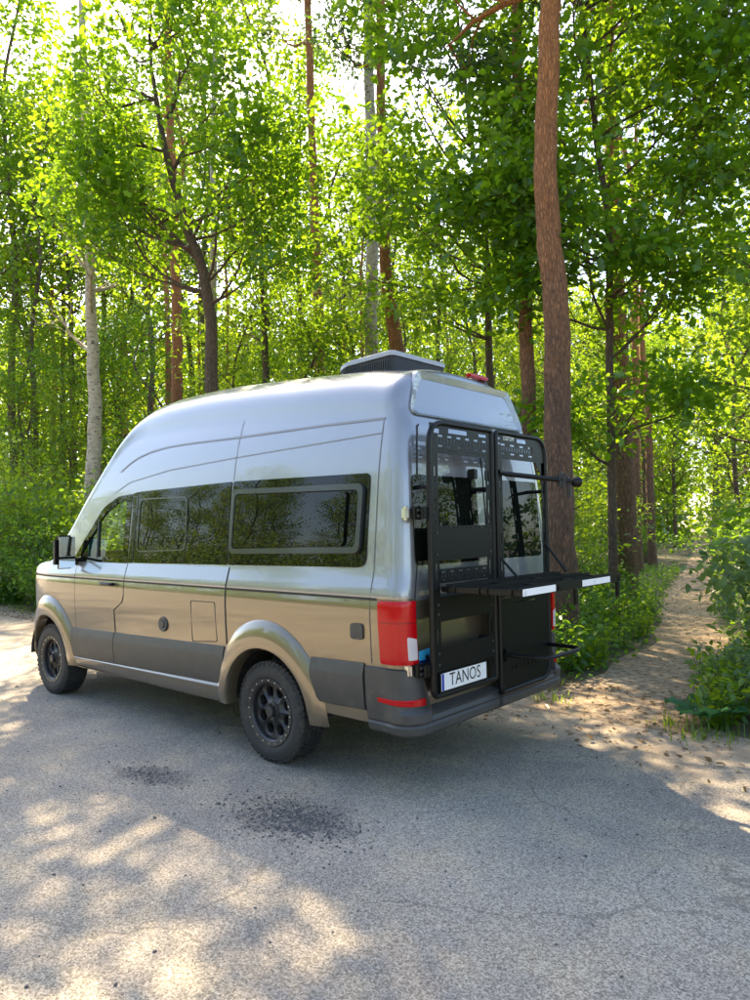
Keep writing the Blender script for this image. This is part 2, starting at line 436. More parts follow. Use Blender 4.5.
M_SEAM = pmat('shut_line', (0.03, 0.03, 0.03), 0.8)
ZD = [.40, .45, .52, .60, .68, .76, .84, .92, 1.0, 1.08, 1.15, 1.21, 1.25, 1.27, 1.285, 1.30, 1.34, 1.40, 1.445]
for sg in (1, -1):
    mp = (lambda u, v, o, s=sg: side(u, v, o, s))
    def lr_front(z):
        rear_e = 2.035 if z > 1.10 else (2.035 + (1.10 - z) / .10 * .19 if z > 1.0 else 2.225)
        front = 3.0 if z > 1.0 else 3.0
        d = math.sqrt(max(0, .69 ** 2 - (z - .375) ** 2)) if z < 1.06 else 0
        front = min(3.0 + .05 * max(0, z - 1.2), 3.64 - d) if d else 3.0 + .05 * max(0, z - 1.2)
        return rear_e, front
    ribbon('shut_line', [(lr_front(z)[0] - .006, z) for z in ZD], .011, mp, .0035, M_SEAM, van)
    ribbon('shut_line', [(lr_front(z)[1] + .006, z) for z in ZD], .011, mp, .0035, M_SEAM, van)
    fd = scan_panel('front_door', lr_front, ZD, mp, .004, .006, [M_SILVER, M_BEIGE], 1.278, van)
    h = MB(); cx, cz = 2.29, 1.245
    h.tube(arc_pts([side(cx - .10, cz, .012, sg), side(cx - .10, cz, .045, sg), side(cx + .10, cz, .045, sg), side(cx + .10, cz, .012, sg)], .02, 4, closed=False), .016, 8)
    h.build('handle', M_RACK, fd)
    if sg == 1:
        lr_sl = lambda z: (.475 + .05 * max(0, .9 - z), 2.022 if z > 1.1 else 2.022 + .06 * min(1, (1.1 - z) / .1))
        ribbon('shut_line', [(lr_sl(z)[0] - .006, z) for z in ZD], .011, mp, .0035, M_SEAM, van)
        sd = scan_panel('sliding_door', lr_sl, ZD, mp, .004, .006, [M_SILVER, M_BEIGE], 1.278, van)
        v = MB(); c = side(1.363, .93, .008); v.lathe([(0.001, .018), (.03, .018), (.035, .006), (.05, .012), (.062, .010), (.066, 0)], 24, 'y', c); v.build('round_vent', M_CLAD, sd)
        hp = rpoly([(.59, .845), (.94, .815), (.94, 1.16), (.60, 1.165)], .02)
        ring('access_hatch_seam', hp, rpoly([(.596, .851), (.934, .822), (.934, 1.154), (.606, 1.159)], .018), mp, .0066, .004, M_SEAM, sd)
    # belt line seam
    ribbon('belt_line', [(x, 1.277) for x in np.arange(-1.12, 4.2, .08)], .014, mp, .0062 if sg == 1 else .004, M_SEAM, van)
    # roof seams
    ribbon('roof_seam', [(-1.08, 2.475), (-.5, 2.49), (.56, 2.50), (1.3, 2.515), (1.6, 2.51), (1.85, 2.49), (2.06, 2.45), (2.2, 2.40), (2.34, 2.33)], .016, mp, .004, pmat('roof_seam_grey', (.2, .21, .22), .4), van)
    ribbon('roof_seam', [(-1.06, 2.375), (.5, 2.33), (1.47, 2.29), (2.14, 2.215), (2.4, 2.12)], .009, mp, .003, MATS['roof_seam_grey'], van)
    ribbon('panel_seam', [(.50, z) for z in np.arange(2.14, 2.66, .05)], .006, mp, .003, MATS['roof_seam_grey'], van)
    ribbon('panel_seam', [(-1.07, z) for z in np.arange(.86, 2.5, .08)], .005, mp, .003, pmat('panel_gap_grey', (.10, .10, .105), .7), van)

    # front door window: frame, quarter divider, glass
    outer = rpoly([(3.13, 1.445), (2.045, 1.445), (2.045, 2.10), (2.30, 2.085), (2.58, 1.985), (2.90, 1.68)], [.02, .01, .02, .15, .3, .2])
    inner = rpoly([(2.99, 1.495), (2.13, 1.495), (2.13, 2.045), (2.28, 2.032), (2.54, 1.925), (2.82, 1.65)], [.02, .03, .03, .15, .3, .2])
    fw = ring('door_window_frame', outer, inner, mp, .010, .02, M_BLACKGL, van)
    dv = MB(); dv.tube([side(2.62, 1.48, .0, sg), side(2.655, 1.89, .0, sg)], .016, 6); dv.build('divider', M_RACK, fw)
    panel('pane', inner, mp, -.004, .003, M_GLASS, fw, 3)
    # black glass band behind the front door
    panel('pillar_panel', rpoly([(2.038, 1.447), (1.945, 1.447), (1.945, 2.115), (2.038, 2.102)], .008), mp, .009, .012, M_BLACKGL, van, 2)
    sw = panel('sliding_door_window', rpoly([(1.928, 1.45), (.505, 1.462), (.515, 2.132), (1.928, 2.115)], .015), mp, .009, .012, M_BLACKGL, van, 4)
    io = rpoly([(1.885, 1.548), (1.085, 1.57), (1.115, 2.04), (1.895, 2.05)], .07)
    ii = rpoly([(1.873, 1.562), (1.10, 1.583), (1.128, 2.027), (1.882, 2.037)], .06)
    ring('window_frame', io, ii, mp, .014, .008, M_FRAMEGL, sw)
    qw = panel('quarter_window', rpoly([(.49, 1.463), (-1.00, 1.478), (-1.00, 2.108), (.49, 2.132)], [.015, .075, .05, .015]), mp, .009, .012, M_BLACKGL, van, 4)
    io = rpoly([(.455, 1.552), (-.955, 1.572), (-.965, 2.04), (.455, 2.065)], .06); ii = rpoly([(.425, 1.592), (-.915, 1.612), (-.925, 2.0), (.425, 2.025)], .045)
    ring('window_frame', io, ii, mp, .034, .03, M_FRAMEGL, qw)
    panel('pane', rpoly([(.417, 1.60), (-.80, 1.62), (-.81, 1.992), (.417, 2.017)], .04), mp, .030, .012, M_BLACKGL, qw, 3)
    # cladding
    def clad(name, x0, x1, ends=True):
        xsn = list(np.linspace(x0, x1, 12)); prof = [(.822, .0), (.818, .004), (.750, .024), (.735, .026), (.55, .024), (.525, .018), (.515, .0)]
        vs = []; fs = []
        for x in xsn:
            dzr = -.022 * (x - .5)
            vs += [side(x, z + dzr, o + .006, sg) for z, o in prof]
        L = len(prof)
        for i in range(len(xsn) - 1):
            for j in range(L - 1): fs.append((i * L + j, i * L + j + 1, (i + 1) * L + j + 1, (i + 1) * L + j))
        fs += [tuple(range(L)), tuple((len(xsn) - 1) * L + j for j in range(L))]
        mesh_obj(name, vs, fs, M_CLAD, van, angle=20)
    clad('side_cladding', 2.229, 3.10); clad('side_cladding', .50, 2.219) ; clad('side_cladding', -1.005, -.50)
    # sill
    vs = []; fs = []
    prof = [(.515, .010), (.495, .022), (.40, .018), (.37, .004), (.36, -.02)]
    xsn = np.linspace(.50, 3.10, 14)
    for x in xsn: vs += [side(x, z - .012 * (x - .5) * (1 if i_ < 2 else 0), o + .004, sg) for i_, (z, o) in enumerate(prof)]
    for i in range(13):
        for j in range(4): fs.append((i * 5 + j, i * 5 + j + 1, i * 5 + j + 6, i * 5 + j + 5))
    mesh_obj('sill', vs, fs, M_BEIGE, van)
    # wheel arch flares
    for wx, wz in WHEELS:
        prof = [(1.0, .002), (.97, .020), (.88, .042), (.77, .052), (.735, .050), (.725, .03), (.72, -.06)]
        vs = []; fs = []; n = 44; L = len(prof)
        for i in range(n + 1):
            t = R(-8 + 196 * i / n)
            ro = .66 - .03 * math.cos(2 * t)
            for f_, o in prof:
                r_ = ro * f_ if f_ > .76 else .47 + (f_ - .72) * .9
                x = wx + r_ * math.cos(t); z = max(.37, wz + r_ * math.sin(t))
                vs.append(side(x, z, o, sg))
        for i in range(n):
            for j in range(L - 1): fs.append((i * L + j, i * L + j + 1, (i + 1) * L + j + 1, (i + 1) * L + j))
        mesh_obj('wheel_arch', vs, fs, M_BEIGE, van, angle=50)
    # front bumper
    vs = []; fs = []; prof = [(.74, .0), (.72, .02), (.55, .03), (.40, .028), (.33, .0)]
    ux = [4.05, 4.15, 4.25, 4.35, 4.43, 4.5, 4.56, 4.6, 4.63, 4.65, 4.66]
    for x in ux:
        for z, o in prof: vs.append((x + o * .8, sg * (Wz(z) * plan(x) + o), z))
    for i in range(len(ux) - 1):
        for j in range(4): fs.append((i * 5 + j, i * 5 + j + 1, i * 5 + j + 6, i * 5 + j + 5))
    mesh_obj('front_bumper', vs, fs, M_CLAD, van)
    # tail lamp
    q = RC * math.pi / 2
    pl = rpoly([(-.07, .872), (q + .012, .872), (q + .008, 1.272), (-.075, 1.272)], .02, 4)
    tl = panel('tail_lamp', pl, (lambda u, v, o, s=sg: peri(u, v, o, s)), .022, .03, M_RED, van, 10)
    cl = rpoly([(q - .06, .90), (q + .004, .90), (q + .003, 1.03), (q - .06, 1.05)], .01, 3)
    panel('reversing_lens', cl, (lambda u, v, o, s=sg: peri(u, v, o, s)), .0255, .006, M_CLEARL, tl, 8)
    for zz in (1.135,):
        ribbon('lens_rib', [(u, zz) for u in np.linspace(-.06, q + .0, 14)], .006, (lambda u, v, o, s=sg: peri(u, v, o, s)), .0245, pmat('dark_red_lens', (.2, .003, .005), .2), tl)
# fuel flap by the rear wheel
panel('fuel_flap', rpoly([(-.90, 1.008), (-1.01, 1.008), (-1.01, 1.112), (-.90, 1.112)], .025), side, .014, .016, M_CLAD, van, 3)

# ---- rear bumper
def bumper():
    q = RC * math.pi / 2
    vs = []; fs = []
    ss = list(np.linspace(-.205, 0, 7)) + list(np.linspace(.02, q, 7)) + [q + .03, q + .05, q + .056, q + .10, q + .2, q + .4, q + .6, q + .8, q + .9]
    full = [(s_, 1) for s_ in ss]; full = full + [(s_, -1) for s_ in ss[::-1]]
    L = 0
    for s_, sg in full:
        f = max(0, min(1, (s_ + .1) / .3)); f = f * f * (3 - 2 * f)
        ztop = .845 if s_ < q + .052 else .585
        zb = .42
        ob = .022 + .05 * f
        pr = [(ztop, .0), (ztop - .008, .022), (ztop - .085 * (1 if s_ < q + .052 else .25), .028 + (.0 if s_ < q + .052 else .05)), (.60 - (.06 if s_ >= q + .052 else 0), .030 + (.03 * f if s_ >= q + .052 else 0)), (.565 - (.05 if s_ >= q + .052 else 0), ob + .002), (.52 - .01, ob), (.495, ob - .012), (.48, ob - .002), (zb + .02, ob - .006), (zb, ob - .03), (zb, -.02)]
        L = len(pr)
        for z, o in pr:
            vs.append(peri(s_, z, o, sg))
    for i in range(len(full) - 1):
        for j in range(L - 1): fs.append((i * L + j, i * L + j + 1, (i + 1) * L + j + 1, (i + 1) * L + j))
    rb = mesh_obj('rear_bumper', vs, fs, M_CLAD, van, angle=30)
    for sg in (1, -1):
        pl = rpoly([(-.10, .63), (q + .045, .605), (q + .045, .652), (-.10, .657)], .006, 3)
        panel('reflector', pl, (lambda u, v, o, s=sg: peri(u, v, o, s)), .036, .012, M_RED, rb, 8)
bumper()

# ---- rear doors
for sg, nm in ((1, 'rear_door'), (-1, 'rear_door')):
    ys = sorted([sg * .012, sg * .885])
    def lr_rd(z):
        e = Wz(z) - .135 if z > 1.3 else .885 - .007 * max(0, z - .3); e -= .02 if z > 2.42 else 0
        return (.010, e) if sg == 1 else (-e, -.010)
    zz = [.60, .63, .70, .80, .90, 1.0, 1.1, 1.2, 1.262, 1.27, 1.285, 1.3, 1.5, 1.7, 1.9, 2.1, 2.2, 2.3, 2.38, 2.41, 2.43]
    for e in (0, 1):
        ribbon('shut_line', [(lr_rd(z)[e] + (.006 if e else -.006), z) for z in zz], .012, rear, .003, M_SEAM, van)
    rd = scan_panel(nm, lr_rd, zz, rear, .005, .007, [M_SILVER, M_BEIGE], 1.27, van, 6)
    a, b = (.10, .862) if sg == 1 else (-.80, -.10)
    win = panel('rear_window', rpoly([(a, 1.49), (b, 1.49), (b - .02 * (sg > 0), 2.085), (a + .02 * (sg < 0), 2.085)], .05), rear, .009, .01, M_BLACKGL, rd, 3)
    if sg == 1:
        panel('round_lock', [(.79 + .022 * math.cos(t), .66 + .022 * math.sin(t)) for t in np.linspace(0, 2 * math.pi, 20)[:-1]], rear, .012, .01, M_PLATEW, rd, 2)
        st = panel('sticker', [(.74, .885), (.865, .885), (.865, .945), (.74, .955)], rear, .0075, .002, M_CYAN, rd, 2)
        panel('sticker_band', [(.74, .862), (.865, .862), (.865, .884), (.74, .884)], rear, .0075, .002, M_NAVY, st, 2)
# rear roof recess panel (raised rim round it)
ring('roof_rim', rpoly([(-.76, 2.50), (.76, 2.50), (.605, 2.825), (-.605, 2.825)], .06), rpoly([(-.70, 2.525), (.70, 2.525), (.555, 2.775), (-.555, 2.775)], .06), rear, .012, .03, M_SILVER, van, off_in=-.004)
# high brake light and marker bump on the roof edge
bl = MB(); bl.box((-1.11, -.24, 2.905), (.05, .26, .03), .008); bl.build('brake_light', M_RED, van)
bp = MB(); bp.lathe([(.001, .075), (.05, .065), (.085, .03), (.10, -.02)], 20, 'z', (-1.02, -.36, 2.87)); bp.build('roof_camera', M_CLAD, van)

# ---- roof air conditioner
ac = MB()
prof_top = rpoly([(-.13, -.33), (-.13, .37), (-.76, .37), (-.76, -.33)], [.16, .16, .05, .05], 6)
def acl(zz, ins):
    cx, cy_ = -.45, .02
    return [(cx + (p[0] - cx) * (1 - ins), cy_ + (p[1] - cy_) * (1 - ins), z_ + (-.05 * max(0, (p[0] + .35) / .22) if k_ else 0)) for p in prof_top for z_, k_ in [(zz, zz > 3.03)]]
n = len(prof_top)
base = acl(2.88, 0.02); mid = acl(3.045, .03)
vs = base + mid
ac.add(vs, [(i, (i + 1) % n, n + (i + 1) % n, n + i) for i in range(n)])
aco = ac.build('roof_air_conditioner', pmat('ac_grille_black', (.018, .018, .02), .6), van)
lid = MB(); l0 = acl(3.046, -.005); l1 = acl(3.078, 0.0); l2 = acl(3.088, .05)
lid.add(l0 + l1 + l2, [(i, (i + 1) % n, n + (i + 1) % n, n + i) for i in range(n)] + [(n + i, n + (i + 1) % n, 2 * n + (i + 1) % n, 2 * n + i) for i in range(n)] + [tuple(2 * n + i for i in range(n)), tuple(range(n))[::-1]])
lid.build('lid', pmat('ac_lid_grey', (.36, .38, .40), .4), aco)
for i in range(22):                                # grille fins on the left flank
    fb = MB(); x = -.70 + i * .022; fb.box((x, .363, 2.965), (.006, .012, .10)); fb.build('fin', M_CLAD, aco)

# ---- wheels
def wheel():
    w = empty('wheel', (0, 0, 0))
    t = MB(); RT = .375
    prof = [(.250, -.115), (.268, -.125), (.30, -.128), (.345, -.120), (.362, -.106), (.3655, -.09), (.367, 0), (.3655, .09), (.362, .106), (.345, .120), (.30, .128), (.268, .125), (.250, .115)]
    t.lathe(prof, 72)
    for k in range(56):                            # tread blocks
        for r_, (a, wd, sk) in enumerate(((-.088, .040, .18), (-.044, .034, -.15), (0, .034, .15), (.044, .034, -.15), (.088, .040, .18))):
            th = 2 * math.pi * (k + .5 * (r_ % 2)) / 56
            M4 = Matrix.Rotation(-th, 4, 'Y') @ Matrix.Translation((RT - .006, a, 0)) @ Matrix.Rotation(sk, 4, 'X')
            t.box((0, 0, 0), (.012, wd, .028), 0, M4)
    for k in range(40):                            # shoulder lugs on the sidewall
        th = 2 * math.pi * k / 40
        for s_ in (1, -1):
            M4 = Matrix.Rotation(-th, 4, 'Y') @ Matrix.Translation((.352, s_ * .116, 0)) @ Matrix.Rotation(-s_ * .75, 4, 'Z')
            t.box((0, 0, 0), (.030, .006, .024), 0, M4)
    t.build('tyre', M_TYRE, w, angle=30)
    r_ = MB()                                      # rim barrel and outer lip, +y is the outer face
    r_.lathe([(.250, -.11), (.215, -.09), (.210, .02), (.203, .085), (.205, .105), (.218, .118), (.250, .124), (.255, .114), (.250, .10)], 64)
    # face with eight round holes
    r0, r1, nh, hc, hr = .070, .206, 8, .148, .040
    for k in range(nh):
        th0 = 2 * math.pi * (k + .5) / nh; vs = []; fs = []; N = 40
        for i in range(N):
            a = 2 * math.pi * i / N; dx, dy = math.cos(a), math.sin(a); best = 1.0
            for tstep in np.linspace(.040, .13, 60):
                px_, py_ = hc + dx * tstep, dy * tstep
                rr = math.hypot(px_, py_); an = abs(math.atan2(py_, px_))
                if rr > r1 or rr < r0 or an > math.pi / nh: break
                best = tstep
            for d_, yy in ((best, None), (hr + .006, .066), (hr, .060), (hr, .020)):
                px_, py_ = hc + dx * d_, dy * d_
                if yy is None: yy = .070 + .012 * (1 - (math.hypot(px_, py_) - r0) / (r1 - r0))
                ca, sa = math.cos(th0), math.sin(th0)
                vs.append((px_ * ca - py_ * sa, yy, px_ * sa + py_ * ca))
        for i in range(N):
            j = (i + 1) % N
            for q in range(3): fs.append((i * 4 + q, i * 4 + q + 1, j * 4 + q + 1, j * 4 + q))
        r_.add(vs, fs)
    r_.lathe([(.206, .070), (.209, .085), (.205, .1)], 48)
    r_.lathe([(.001, .0), (.19, .0)], 40)          # brake disc behind
    rim = r_.build('rim', M_RIM, w, angle=30)
    c = MB(); c.lathe([(.070, .082), (.070, .092), (.062, .096), (.045, .088), (.040, .088), (.040, .118), (.034, .124), (.001, .125)], 32)
    for k in range(6):
        th = 2 * math.pi * k / 6; c.lathe([(.008, .085), (.008, .105), (.001, .106)], 8, 'y', (.054 * math.cos(th), 0, .054 * math.sin(th)))
    c.build('hub_cap', M_RIM, w)
    b = MB(); b.lathe([(.006, .118), (.006, .125), (.001, .127)], 6, 'y'); b0 = b.build('rim_bolt', M_STEEL, w)
    for k in range(20):
        th = 2 * math.pi * k / 20; o = b0 if k == 0 else b0.copy()
        if k: COL.objects.link(o)
        o.location = (.234 * math.cos(th), 0, .234 * math.sin(th))
    return w
w0 = wheel(); w0.parent = van
for i, (wx, sg) in enumerate(((0, 1), (3.64, 1), (0, -1), (3.64, -1))):
    o = w0 if i == 0 else copy_tree(w0, van)
    o.location = (wx, sg * .86, .375); o.rotation_euler = (0, .3 * i, 0 if sg == 1 else math.pi)

# ---- door mirrors
for sg in (1, -1):
    mr = MB(); cx, cy_, cz = 3.02, sg * 1.125, 1.545
    mr.box((cx, cy_, cz), (.13, .21, .34), .045)
    mr.tube([(cx + .03, sg * 1.05, cz - .08), (cx + .03, sg * .90, cz - .14)], .035, 8)
    mo = mr.build('mirror', M_RACK, van)
    g = MB(); g.box((cx - .066, cy_, cz + .055), (.008, .165, .20), .003); g.build('mirror_glass', M_MIRROR, mo)
    g = MB(); g.box((cx - .066, cy_, cz - .115), (.008, .165, .09), .003); g.build('wide_angle_glass', M_MIRROR, mo)

# ---- cabin seen through the glass
cab = empty('cabin', (0, 0, 0), parent=van)
c = MB(); c.box((1.78, 0, 1.35), (.04, 1.72, 1.5)); c.build('partition', M_DARKIN, cab)
c = MB(); c.box((2.7, 0, .60), (2.0, 1.8, .05)); c.build('cabin_floor', M_DARKIN, cab)
c = MB(); c.box((3.42, 0, 1.22), (.50, 1.7, .42), .08); c.build('dashboard', M_SEAT, cab)
for sg in (1, -1):
    c = MB(); c.box((2.35, sg * .48, .92), (.52, .5, .16), .05); c.box((2.02, sg * .48, 1.24), (.14, .48, .60), .06, Matrix.Rotation(-.12, 4, 'Y')); c.box((1.95, sg * .48, 1.60), (.09, .24, .14), .04); c.build('seat', M_SEAT, cab)
c = MB(); ct = np.array((3.02, .48, 1.32)); c.tube([ct + np.array((.19 * math.sin(t) * -.45, .19 * math.cos(t), .19 * math.sin(t) * .9)) for t in np.linspace(0, 2 * math.pi, 28)], .014, 8, False)
c.tube([ct, ct + np.array((.35, 0, -.2))], .03, 8); c.tube([ct + np.array((0, -.18, 0)), ct + np.array((0, .18, 0))], .016, 6); c.build('steering_wheel', M_SEAT, cab)
# ================================================================ rear door carrier (bolted to the van's rear doors)
car = empty('rear_carrier', (-1.44, 0, .6), parent=van)
CX = -1.44
def cobj(mb, name, mat, **k):
    o = mb.build(name, mat, None, **k)
    o.parent = car; o.matrix_parent_inverse = Matrix.Translation((1.44, 0, -.6))
    return o
def plate_holes(mb, y0, y1, z0, z1, holes, x=CX, t=.004):
    """flat sheet in a plane of constant x with real rectangular cut-outs (y, z, w, h)"""
    ysn = sorted({y0, y1} | {round(v, 5) for y, z, w, h in holes for v in (y - w / 2, y + w / 2)})
    zsn = sorted({z0, z1} | {round(v, 5) for y, z, w, h in holes for v in (z - h / 2, z + h / 2)})
    for a, b in zip(ysn[:-1], ysn[1:]):
        for c, d in zip(zsn[:-1], zsn[1:]):
            my, mz = (a + b) / 2, (c + d) / 2
            if any(abs(my - y) < w / 2 and abs(mz - z) < h / 2 for y, z, w, h in holes): continue
            mb.add([(x, a, c), (x, b, c), (x, b, d), (x, a, d), (x - t, a, c), (x - t, b, c), (x - t, b, d), (x - t, a, d)],
                   [(0, 1, 2, 3), (7, 6, 5, 4), (0, 4, 5, 1), (1, 5, 6, 2), (2, 6, 7, 3), (3, 7, 4, 0)])
def slots(y0, y1, z, n, w, h):
    return [(y, z, w, h) for y in np.linspace(y0, y1, n)]
# left frame
def loop(y0, y1, z0, z1, rad, x=CX, r=.019):
    mb = MB(); pts = arc_pts([(x, y0, z0), (x, y1, z0), (x, y1, z1), (x, y0, z1)], rad, 8)
    mb.tube(pts + [pts[0], pts[1]], r, 12, False); return mb
cobj(loop(.105, .845, .665, 2.415, [.03, .05, .16, .03]), 'frame_tube', M_RACK)
cobj(loop(-.68, .045, .545, 2.415, [.16, .05, .03, .16]), 'frame_tube', M_RACK)
mb = MB()
H = [(.52, 2.37, .22, .03), (.76, 2.36, .06, .03), (.22, 2.37, .10, .02)] + slots(.20, .72, 2.33, 6, .05, .014) + slots(.17, .75, 2.30, 16, .012, .028) + slots(.20, .72, 2.265, 6, .05, .012) + slots(.15, .77, 2.237, 30, .008, .008)
plate_holes(mb, .115, .835, 2.215, 2.41, H); cobj(mb, 'slotted_panel', M_RACK, smooth=False)
mb = MB()
H = [(-.32, 2.372, .14, .03)] + slots(-.05, -.45, 2.33, 4, .06, .014) + slots(-.03, -.48, 2.30, 13, .012, .028) + slots(-.05, -.45, 2.265, 4, .06, .012) + [(0, 2.372, .03, .012), (0, 2.335, .03, .012)]
plate_holes(mb, -.52, .035, 2.225, 2.41, H)
mb.add([(CX - .004 * k, y, z) for k in (0, 1) for y, z in ((-.52, 2.225), (-.67, 2.06), (-.675, 2.30), (-.60, 2.39), (-.52, 2.41))], [(0, 1, 2, 3, 4), (9, 8, 7, 6, 5), (0, 5, 6, 1), (1, 6, 7, 2), (2, 7, 8, 3), (3, 8, 9, 4)])
pn = cobj(mb, 'slotted_panel', M_RACK, smooth=False)
lt = text_mesh('lettering', 'CUSTOM', .042, M_STEEL, lambda u, v: (CX - .0065, -.125 - u, 2.377 + v), None, .9); lt.parent = car; lt.matrix_parent_inverse = Matrix.Translation((1.44, 0, -.6))
for y0, y1 in ((.755, .825), (.125, .19)):          # perforated uprights of the left frame
    mb = MB(); ym = (y0 + y1) / 2
    plate_holes(mb, y0, y1, .68, 2.215, [(ym, z, .014, .10) for z in np.arange(.82, 2.12, .21)] + [(ym, z, .012, .012) for z in np.arange(.93, 2.1, .21)])
    cobj(mb, 'upright', M_RACK, smooth=False)
for y0, y1 in ((-.03, .03), (-.665, -.615)):
    mb = MB(); ym = (y0 + y1) / 2
    plate_holes(mb, y0, y1, 1.22, 2.225, [(ym, z, .014, .08) for z in np.arange(1.45, 2.1, .19)]); cobj(mb, 'upright', M_RACK, smooth=False)
# horizontal panels
for y0, y1, z0, z1, H in ((.13, .825, 1.52, 1.745, slots(.2, .75, 1.73, 12, .01, .008)), (.13, .825, 1.13, 1.285, []), (.13, .825, .815, .97, []),
                         (.19, .755, 1.375, 1.465, slots(.24, .72, 1.445, 6, .05, .012) + slots(.22, .74, 1.42, 14, .012, .016) + slots(.24, .72, 1.395, 6, .02, .01))):
    mb = MB(); plate_holes(mb, y0, y1, z0, z1, H, CX - .005)
    o = cobj(mb, 'cross_panel', M_RACK, smooth=False)
mb = MB(); plate_holes(mb, -.665, .03, .57, 1.21, slots(-.1, -.55, .70, 9, .012, .03) + [(-.32, 1.17, .3, .012)], CX - .004); cobj(mb, 'lower_panel', M_RACK, smooth=False)
for z in (1.24, 1.18, .93, .86, 1.70, 1.56):
    for y in (.79, .158):
        mb = MB(); mb.lathe([(.008, 0), (.008, -.006), (.001, -.008)], 10, 'x', (CX - .008, y, z)); cobj(mb, 'bolt', M_CLAD)
mb = MB(); mb.box((CX + .035, .30, 2.10), (.06, .05, .07), .006); cobj(mb, 'clamp', M_RACK)
mb = MB(); mb.box((CX + .035, .08, 2.10), (.06, .05, .08), .006); cobj(mb, 'clamp', M_RACK)
# stand-offs that hold the frames on the doors
for y, z in ((.79, 2.0), (.79, .9), (.16, 2.0), (.16, .95), (0, 2.0), (0, .9), (-.64, 2.0), (-.64, .9)):
    mb = MB(); mb.tube([(CX, y, z), (rx(z) - .004, y, z)], .014, 8); cobj(mb, 'stand_off', M_RACK)
# hinge brackets
for z in (1.828, .835):
    mb = MB(); mb.box((-1.375, .90, z), (.05, .075, .085), .008); mb.box((-1.43, .855, z), (.02, .12, .075), .004)
    b = cobj(mb, 'hinge_bracket', M_RACK)
    mb = MB(); mb.box((-1.33, .955, z), (.06, .04, .09), .015); cobj(mb, 'hinge_block', M_STEEL)
    mb = MB()
    for dz in (-.018, .018): mb.box((-1.402, .905, z + dz), (.008, .045, .018), .003)
    cobj(mb, 'hinge_spring', M_CLAD)
# fold-out platform
TZ = 1.36
def hplate(mb, x0, x1, y0, y1, z, holes, t=.004):
    tmp = MB(); plate_holes(tmp, y0, y1, x0, x1, [(y, x, w, h) for x, y, h, w in holes], 0, t)
    mb.add([(p[2], p[1], z + p[0]) for p in tmp.v], tmp.f)
for x0, x1 in ((-1.56, -1.50), (-1.80, -1.74), (-2.04, -1.97)):
    mb = MB(); xm = (x0 + x1) / 2
    hplate(mb, x0, x1, -.66, .77, TZ, [(xm, y, .012, .05) for y in np.arange(-.6, .75, .09)] + [(xm, y + .045, .03, .012) for y in np.arange(-.6, .70, .09)])
    for xx in (x0, x1): plate_holes(mb, -.66, .77, TZ - .045, TZ + .012, [], xx)
    cobj(mb, 'platform_rail', M_RACK, smooth=False)
for y in (.74, .30, -.20, -.63):
    mb = MB(); mb.box((-1.75, y, TZ - .022), (.60, .04, .035), .004); cobj(mb, 'platform_arm', M_RACK)
for y0, y1 in ((.36, .765), (-.46, -.02)):
    mb = MB(); mb.box((-2.048, (y0 + y1) / 2, TZ - .018), (.004, y1 - y0, .042), .001); cobj(mb, 'white_strip', M_WHITE)
for y in (.05, -.63):
    mb = MB(); mb.box((-2.03, y, TZ - .10), (.02, .045, .11), .006); cobj(mb, 'strap', M_RACK)
mb = MB(); mb.tube([(-1.45, -.65, 1.58), (-1.62, -.65, 1.37)], .010, 8); mb.tube([(-1.45, .02, 1.50), (-1.58, .02, 1.37)], .010, 8); cobj(mb, 'brace', M_RACK)
# upper arm with clamp and knob
A0 = np.array((-1.455, -.06, 2.115)); A1 = np.array((-1.78, -.52, 2.055)); dA = (A1 - A0) / np.linalg.norm(A1 - A0)
mb = MB(); mb.tube([A0 + np.array((0, .10, .01)), A0, A1], .019, 12); ar = cobj(mb, 'upper_arm', M_RACK)
mb = MB(); c = A0 + (A1 - A0) * .80; mb.box(c, (.05, .07, .13), .02); mb.box(c + np.array((0, 0, .02)), (.11, .05, .06), .02); mb.box(A0 + (A1 - A0) * .9 + np.array((0, 0, -.05)), (.03, .04, .16), .012); cobj(mb, 'clamp_jaw', M_CLAD)
mb = MB(); mb.tube([A1 + dA * (-.03), A1, A1 + dA * .03, A1 + dA * .045], [.03, .042, .038, .02], 12); cobj(mb, 'knob', M_RACK)
# lower hoop
mb = MB(); mb.tube(arc_pts([(CX, .0, .81), (-1.76, -.05, .805), (-1.76, -.60, .805), (CX, -.64, .80)], .12, 8, closed=False), .016, 10); cobj(mb, 'lower_hoop', M_RACK)
mb = MB(); mb.box((CX - .02, .0, .81), (.03, .05, .09), .006); cobj(mb, 'hoop_bracket', M_RACK)
# number plate
mb = MB(); mb.box((CX - .010, .525, .735), (.012, .55, .15), .004); cobj(mb, 'plate_holder', M_RACK)
PT = (lambda y, z, o: (CX - .018 - o, y, z))
mb = MB(); mb.box((CX - .019, .525, .748), (.003, .52, .11), .001); cobj(mb, 'number_plate', M_PLATEW)
mb = MB(); mb.box((CX - .0212, .771, .748), (.002, .022, .106)); cobj(mb, 'plate_blue_strip', M_BLUE)
lt = text_mesh('plate_lettering', 'TANOS', .118, M_PLATEB, lambda u, v: (CX - .0222, .52 - u, .750 + v), None, .92); lt.parent = car; lt.matrix_parent_inverse = Matrix.Translation((1.44, 0, -.6))
# teal flask standing on the dashboard
fl = empty('flask', (3.28, .70, 1.43)); tag(fl, 'teal flask with a loop handle standing on the van dashboard', 'flask')
mb = MB(); mb.lathe([(.001, 0), (.035, 0), (.038, .02), (.038, .20), (.03, .23), (.018, .25), (.018, .27), (.001, .27)], 20, 'z'); o = mb.build('bottle', M_TEAL, fl)
mb = MB(); mb.tube([(0, .045 * math.cos(t), .33 + .06 * math.sin(t)) for t in np.linspace(0, 2 * math.pi, 20)], .009, 8, False); mb.build('loop_handle', M_TEAL, fl)
